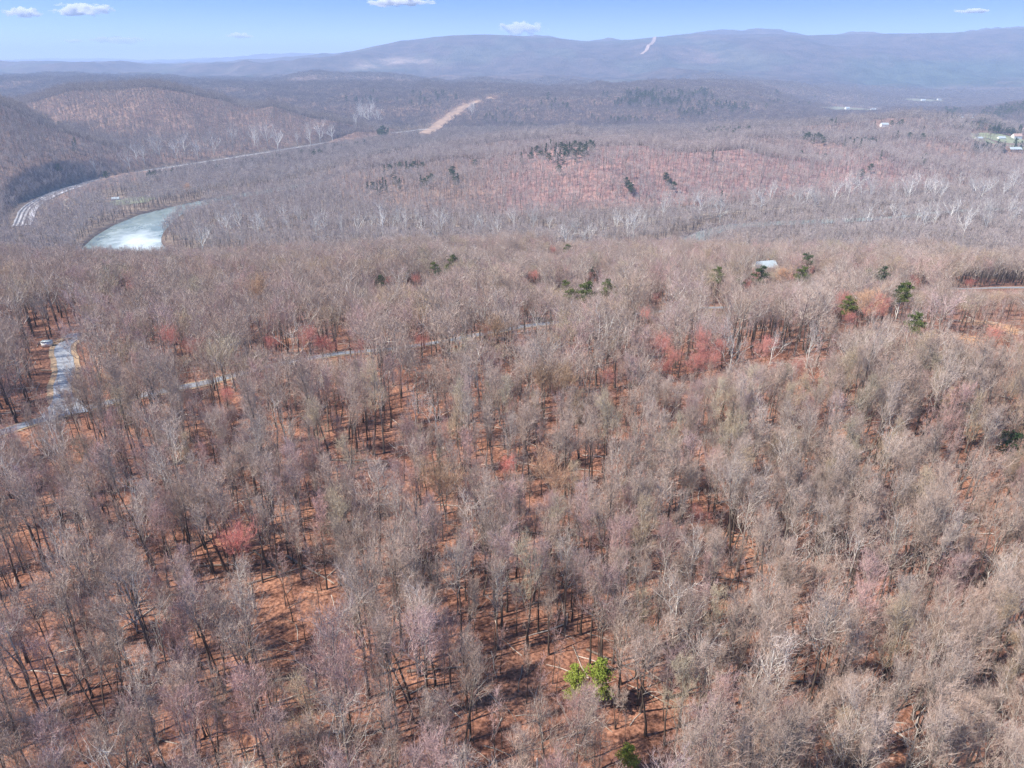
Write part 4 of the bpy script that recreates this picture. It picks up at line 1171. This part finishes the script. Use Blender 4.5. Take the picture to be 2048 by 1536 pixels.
# valley and hills
X, Y = grid_pts(800, 2500, 8.0)
X, Y, Z = filt(X, Y, 22, 0.012)
flat = Z < F + 5
px, py = project(X, Y, Z)
reds = (Y < 1560) & (Z > F + 6) & (px > 950) & (px < 1950)
m = rng.random(len(X)) > np.where(reds, 0.30, np.where(flat, 0.04, 0.18)); X, Y, Z, flat = X[m], Y[m], Z[m], flat[m]
k = rng.integers(0, len(S2), len(X)); sc = rng.uniform(0.65, 1.12, len(X))
cv = clear_views(X, Y, Z, 22 * sc, 4.0); ok = cv > 0.3; X, Y, Z, k, sc = X[ok], Y[ok], Z[ok], k[ok], (sc * cv)[ok]
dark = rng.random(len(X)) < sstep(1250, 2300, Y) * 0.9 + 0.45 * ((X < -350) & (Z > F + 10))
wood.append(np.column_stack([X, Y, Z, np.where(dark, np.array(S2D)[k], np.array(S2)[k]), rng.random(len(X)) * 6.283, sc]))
print('valley', len(X))
X, Y = grid_pts(2500, 5600, 17.5)
X, Y, Z = filt(X, Y, 22, 0.006)
k = rng.integers(0, len(S3), len(X)); sc = rng.uniform(0.7, 1.15, len(X))
cv = clear_views(X, Y, Z, 19 * sc, 9.0); ok = cv > 0.3; X, Y, Z, k, sc = X[ok], Y[ok], Z[ok], k[ok], (sc * cv)[ok]
wood.append(np.column_stack([X, Y, Z - 2, np.array(S3)[k], rng.random(len(X)) * 6.283, sc]))
print('far', len(X))
scatter('bare_woodland', wood, 'leafless grey-brown wood covering the slopes, flats and hills', 'woodland')
# slim saplings between the near trees
X, Y = grid_pts(26, 230, 5.6)
m = (rng.random(len(X)) > 0.12); X, Y = X[m], Y[m]
X, Y, Z = filt(X, Y, 15, 0.02, 4.5)
scatter('sapling_undergrowth', [np.column_stack([X, Y, Z, np.array(SAP)[rng.integers(0, 5, len(X))], rng.random(len(X)) * 6.283, rng.uniform(0.6, 1.15, len(X))])], 'slim bare saplings growing between the near trees', 'saplings')
X, Y = grid_pts(40, 260, 3.4)
m = rng.random(len(X)) > 0.45; X, Y = X[m], Y[m]
m = ~blocked(X, Y, 4.0); X, Y = X[m], Y[m]; Z = terrain(X, Y)
scatter('fallen_branches', [np.column_stack([X, Y, Z, np.array(STK)[rng.integers(0, 6, len(X))], rng.random(len(X)) * 6.283, rng.uniform(0.6, 1.4, len(X))])], 'fallen branches and sticks strewn over the leaf litter', 'branches')
# evergreen woods far off
ev = []
def ever_line(pts, width, sp, prob=1.0):
    L = smooth_line([hit(a, b, 8)[:2] for a, b in pts], 12)
    for p in L:
        for q in np.arange(-width / 2, width / 2, sp):
            if random.random() < prob: ev.append((p[0] + random.uniform(-7, 7), p[1] + q + random.uniform(-5, 5)))
ever_line([(300, 352), (360, 346), (430, 338), (500, 326), (560, 316), (640, 303), (700, 293), (735, 287)], 26, 9, 0.75)
ever_line([(1010, 252), (1040, 253), (1075, 255)], 60, 16, 0.9)
ever_line([(975, 248), (1000, 249)], 40, 16, 0.6)
for cx, cy_, rx, ry, n in [(1260, 205, 60, 12, 60), (1340, 205, 60, 14, 70), (1290, 190, 60, 10, 40), (1400, 192, 30, 8, 40), (1390, 228, 34, 8, 40), (1250, 240, 60, 6, 40), (765, 263, 14, 6, 20), (1980, 232, 40, 10, 70), (2020, 222, 40, 10, 70), (2010, 245, 40, 8, 60), (2035, 290, 30, 6, 20), (1900, 228, 30, 5, 20), (740, 205, 40, 12, 14), (1100, 215, 60, 15, 16), (1550, 200, 120, 15, 16), (2025, 262, 30, 8, 50), (1990, 262, 26, 8, 40), (1940, 250, 30, 6, 30), (1960, 292, 20, 6, 20), (2010, 292, 30, 5, 30), (1900, 232, 26, 5, 24), (1460, 215, 60, 14, 40), (980, 236, 60, 10, 24), (860, 200, 60, 12, 24)]:
    for _ in range(n):
        a = random.gauss(0, 0.5) * rx; b2 = random.gauss(0, 0.5) * ry
        ev.append(hit(cx + a, cy_ + b2, 10)[:2])
ev = np.array(ev); m = ~blocked(ev[:, 0], ev[:, 1]); ev = ev[m]
scatter('evergreen_woodland', [np.column_stack([ev[:, 0], ev[:, 1], terrain(ev[:, 0], ev[:, 1]), np.array(PSH)[rng.integers(0, 4, len(ev))], rng.random(len(ev)) * 6.283, rng.uniform(0.8, 1.2, len(ev)) * (1 + 0.75 * sstep(2400, 3300, ev[:, 1]))])], 'dark blue-green evergreens massed along the railway and on the far hills', 'evergreens')

# ------------------------------------------------------------------ fallen logs
def make_log(L, r0, seed):
    r = np.random.default_rng(seed); A = Acc()
    s = np.linspace(0, 1, 7)
    P = np.zeros((1, 7, 3)); P[0, :, 0] = (s - 0.5) * L; P[0, :, 1] = np.cumsum(r.normal(size=7)) * 0.05; P[0, :, 2] = r0 * 0.7
    tubes(A, P, (r0 * (1 - 0.6 * s))[None], 7, 0, 0.1 + 0.4 * s[None])
    B, _ = kids(P, 5, 0.5, 0.98, 0.25, 45, 0.25, 3, r)
    tubes(A, B, np.full((5, 3), r0 * 0.3) * np.array([1, .6, .2]), 3, 0, 0.6)
    return A.mesh('fallen_log', [M_DEADLOG])
LOGM = [make_log(L, q, i) for i, (L, q) in enumerate([(9, 0.26), (12, 0.22), (7, 0.2), (14, 0.28)])]
logs = [(720, 922, 0.03, 3), (750, 1095, 0.1, 1), (1050, 1065, -0.2, 3), (1130, 1062, 0.1, 0), (980, 1002, 0.05, 1), (1330, 1064, -0.5, 3), (1290, 1040, -0.4, 1), (1560, 1362, -0.05, 3), (1480, 1348, 0.05, 1), (560, 1150, 0.5, 1), (405, 1090, 1.0, 0),
        (540, 1128, -0.7, 1), (620, 1140, -0.6, 3), (440, 1132, 0.1, 0), (150, 1040, 0.2, 2), (330, 930, 0.15, 0), (1240, 1330, -0.5, 1), (500, 1365, 0.6, 2), (250, 1210, 0.3, 1), (470, 1424, 0.1, 2), (640, 1350, 0.2, 3), (1660, 1250, 0.3, 1), (870, 1340, 0.1, 0), (1460, 1160, -0.2, 1), (1900, 1380, 0.1, 2), (110, 742, 0.05, 0), (420, 1215, 0.5, 2)]
lm = []
for px_, py_, a, k in logs:
    x, y, z = hit(px_, py_)
    sl = float(terrain(np.array([x + 1]), np.array([y]))[0] - z)
    o = bpy.data.objects.new('fallen_log', LOGM[k]); COL.objects.link(o)
    o.location = (x, y, z + 0.02); o.rotation_euler = (0, -math.atan(sl), a)
    lm.append((o, px_, py_))
lm.sort(key=lambda t: t[2])
for b_i in range(6):
    g = sorted(lm[b_i * 5:(b_i + 1) * 5], key=lambda t: t[1])
    where = ['beside and below the left driveway level', 'in the upper leafy openings', 'in the middle leafy openings', 'in the openings above the yellow-green pines', 'in the openings level with the yellow-green pines', 'nearest the photo bottom'][b_i]
    for k, (o, a, b2) in enumerate(g):
        tag(o, f'fallen log, {ordinal(k + 1)} from left of those {where}', 'log', 'fallen logs on the forest floor')

# ------------------------------------------------------------------ houses
def box_mesh(name, x0, x1, y0, y1, z0, z1, mat):
    V = [(x0, y0, z0), (x1, y0, z0), (x1, y1, z0), (x0, y1, z0), (x0, y0, z1), (x1, y0, z1), (x1, y1, z1), (x0, y1, z1)]
    Q = [(0, 3, 2, 1), (4, 5, 6, 7), (0, 1, 5, 4), (1, 2, 6, 5), (2, 3, 7, 6), (3, 0, 4, 7)]
    return mesh_from(name, V, Q, [mat])
for (spot, (x, y, z)) in zip(HOUSES, house_at):
    _, _, w, d, wh, rh, rz, wm, rm, lab = spot
    o = empty('house', (x, y, z - 0.5), rz); tag(o, lab, 'house', 'houses and barns in view')
    V = [(-w/2, -d/2, -2), (w/2, -d/2, -2), (w/2, d/2, -2), (-w/2, d/2, -2), (-w/2, -d/2, wh), (w/2, -d/2, wh), (w/2, d/2, wh), (-w/2, d/2, wh), (-w/2, 0, wh + rh - 0.1), (w/2, 0, wh + rh - 0.1)]
    me = bpy.data.meshes.new('wall'); me.from_pydata(V, [], [(0, 1, 5, 4), (1, 2, 6, 9, 5), (2, 3, 7, 6), (3, 0, 4, 8, 7)]); me.materials.append(wm)
    wall = link('wall', me, o)
    e = 0.5; t = 0.25
    k = e * rh / (d / 2)
    V = [(-w/2-e, -d/2-e, wh-k), (w/2+e, -d/2-e, wh-k), (w/2+e, 0, wh+rh), (-w/2-e, 0, wh+rh), (w/2+e, d/2+e, wh-k), (-w/2-e, d/2+e, wh-k)]
    V += [(a, b, c + t) for a, b, c in V]
    me = bpy.data.meshes.new('roof'); me.from_pydata(V, [], [(6, 7, 8, 9), (9, 8, 10, 11), (0, 3, 2, 1), (3, 5, 4, 2), (0, 1, 7, 6), (4, 5, 11, 10), (1, 2, 8, 7), (2, 4, 10, 8), (0, 6, 9, 3), (3, 9, 11, 5)]); me.materials.append(rm)
    roof = link('roof', me, o)
    link('chimney', box_mesh('chimney', w*0.2, w*0.2+1.1, 0.5, 1.5, wh, wh+rh+1.2, M_BRICK), roof)
    nw = max(3, int(w / 4))
    for fl in range(2 if wh > 5.5 else 1):
        for q in range(nw):
            cx = -w/2 + w * (q + 0.5) / nw; z0 = 0.9 + fl * 2.9
            wn = link('window', box_mesh('window', cx-0.65, cx+0.65, -d/2-0.08, -d/2-0.02, z0, z0+1.5, M_WHITE), o)
            link('pane', box_mesh('pane', cx-0.5, cx+0.5, -d/2-0.12, -d/2-0.085, z0+0.12, z0+1.38, M_GLASS), wn)
    link('door', box_mesh('door', -0.5, 0.5, -d/2-0.1, -d/2-0.02, 0.0, 0.85, M_BRICK), o) if wh <= 3 else None

# log pile and white trailer at the top of the driveway
x, y, z = hit(112, 686); x2, y2, z2 = hit(134, 681)
o = empty('log_pile', ((x + x2) / 2, (y + y2) / 2, (z + z2) / 2), math.atan2(y2 - y, x2 - x)); tag(o, 'row of pale sawn logs stacked beside the driveway top', 'log pile')
for k in range(9):
    A = Acc(); L = 4.6; P = np.zeros((1, 3, 3)); P[0, :, 0] = np.linspace(-L/2, L/2, 3) + random.uniform(-2.0, 2.0); P[0, :, 1] = (k % 5) * 0.5 - 1.0; P[0, :, 2] = 0.25 + 0.42 * (k // 5)
    tubes(A, P, np.full((1, 3), 0.24), 8, 0, 0.3); link('log', A.mesh('log', [M_LOG]), o)
x, y, z = hit(96, 693)
o = empty('utility_box', (x, y, z), 0.2); tag(o, 'white cargo box standing left of the sawn logs', 'box')
link('body', box_mesh('body', -1.6, 1.6, -1.0, 1.0, 0.35, 2.1, M_WHITE), o)
link('lid', box_mesh('lid', -1.68, 1.68, -1.08, 1.08, 2.1, 2.25, M_METAL), o)
link('base', box_mesh('base', -1.5, 1.5, -0.9, 0.9, -0.2, 0.35, M_BRICK), o)

# ------------------------------------------------------------------ clouds (beyond the air box)
m = bpy.data.materials.new('cloud_vapour'); m.use_nodes = True; nt = m.node_tree; nt.nodes.clear()
out = N(nt, "ShaderNodeOutputMaterial"); pv = N(nt, "ShaderNodeVolumePrincipled")
pv.inputs['Color'].default_value = (0.97, 0.95, 0.95, 1)
tc = N(nt, "ShaderNodeTexCoord")
ln = N(nt, "ShaderNodeVectorMath", operation='LENGTH'); nt.links.new(tc.outputs['Object'], ln.inputs[0])
oi = N(nt, "ShaderNodeObjectInfo")
va = N(nt, "ShaderNodeVectorMath", operation='ADD'); nt.links.new(tc.outputs['Object'], va.inputs[0])
cmb = N(nt, "ShaderNodeCombineXYZ"); nt.links.new(math_(nt, 'MULTIPLY', oi.outputs['Random'], 50), cmb.inputs[0]); nt.links.new(cmb.outputs[0], va.inputs[1])
mp = N(nt, "ShaderNodeMapping"); mp.inputs['Scale'].default_value = (3.2, 1.6, 1.2); nt.links.new(va.outputs[0], mp.inputs['Vector'])
nz = noise(nt, 1.0, 5, mp.outputs[0], 0.6)
den = math_(nt, 'SUBTRACT', math_(nt, 'ADD', math_(nt, 'MULTIPLY', math_(nt, 'SUBTRACT', nz, 0.5), 2.4), 0.62), ln.outputs['Value'])
den = math_(nt, 'MAXIMUM', math_(nt, 'MULTIPLY', den, 0.08), 0.0)
nt.links.new(den, pv.inputs['Density']); nt.links.new(pv.outputs[0], out.inputs['Volume'])
M_CLOUD = m
def cloud(px, py, wpx, hpx, lab):
    D = 46000.0
    v = (768 - py) / FPX; u = (px - 1024) / FPX
    d = np.array([u, CP + v * SP, -SP + v * CP]); s = D / d[1]
    loc = d * s + np.array([0, 0, CAM_Z]); dep = s
    import bmesh
    bm = bmesh.new(); bmesh.ops.create_icosphere(bm, subdivisions=3, radius=1.0)
    me = bpy.data.meshes.new('cloud'); bm.to_mesh(me); bm.free(); me.materials.append(M_CLOUD)
    o = link('cloud', me, None, loc.tolist()); o.scale = (wpx / 2 / FPX * dep * 1.4, 900, hpx / 2 / FPX * dep * 1.35)
    tag(o, lab, 'cloud', 'small clouds over the ridge')
for c in [(158, 20, 110, 22, 'largest white cloud at the upper left of the sky'), (48, 25, 62, 18, 'small puffy white cloud left of the largest one'), (235, 80, 100, 14, 'thin flat cloud low in the left of the sky'),
          (1042, 57, 84, 24, 'bright puff of cloud just above the middle of the ridge'), (800, 4, 120, 16, 'white cloud cut by the top edge of the photo'), (480, 71, 46, 10, 'faint wisp of cloud above the distant blue hills'), (146, 82, 30, 7, 'tiny faint wisp left of the thin flat cloud'),
          (1945, 22, 60, 8, 'faint wisp at the right of the sky')]:
    cloud(*c)

# ------------------------------------------------------------------ the air
m = bpy.data.materials.new('haze'); m.use_nodes = True; nt = m.node_tree; nt.nodes.clear()
out = N(nt, "ShaderNodeOutputMaterial"); pv = N(nt, "ShaderNodeVolumePrincipled")
pv.inputs['Color'].default_value = (0.55, 0.71, 1.0, 1)
pv.inputs['Density'].default_value = HAZE
pv.inputs['Anisotropy'].default_value = 0.0
nt.links.new(pv.outputs[0], out.inputs['Volume'])
ztop = float(RZ.max()) + 60
hz = link('haze', box_mesh('haze', -32000, 32000, -1500, 36000, -420, ztop, m))
tag(hz, kind='stuff')
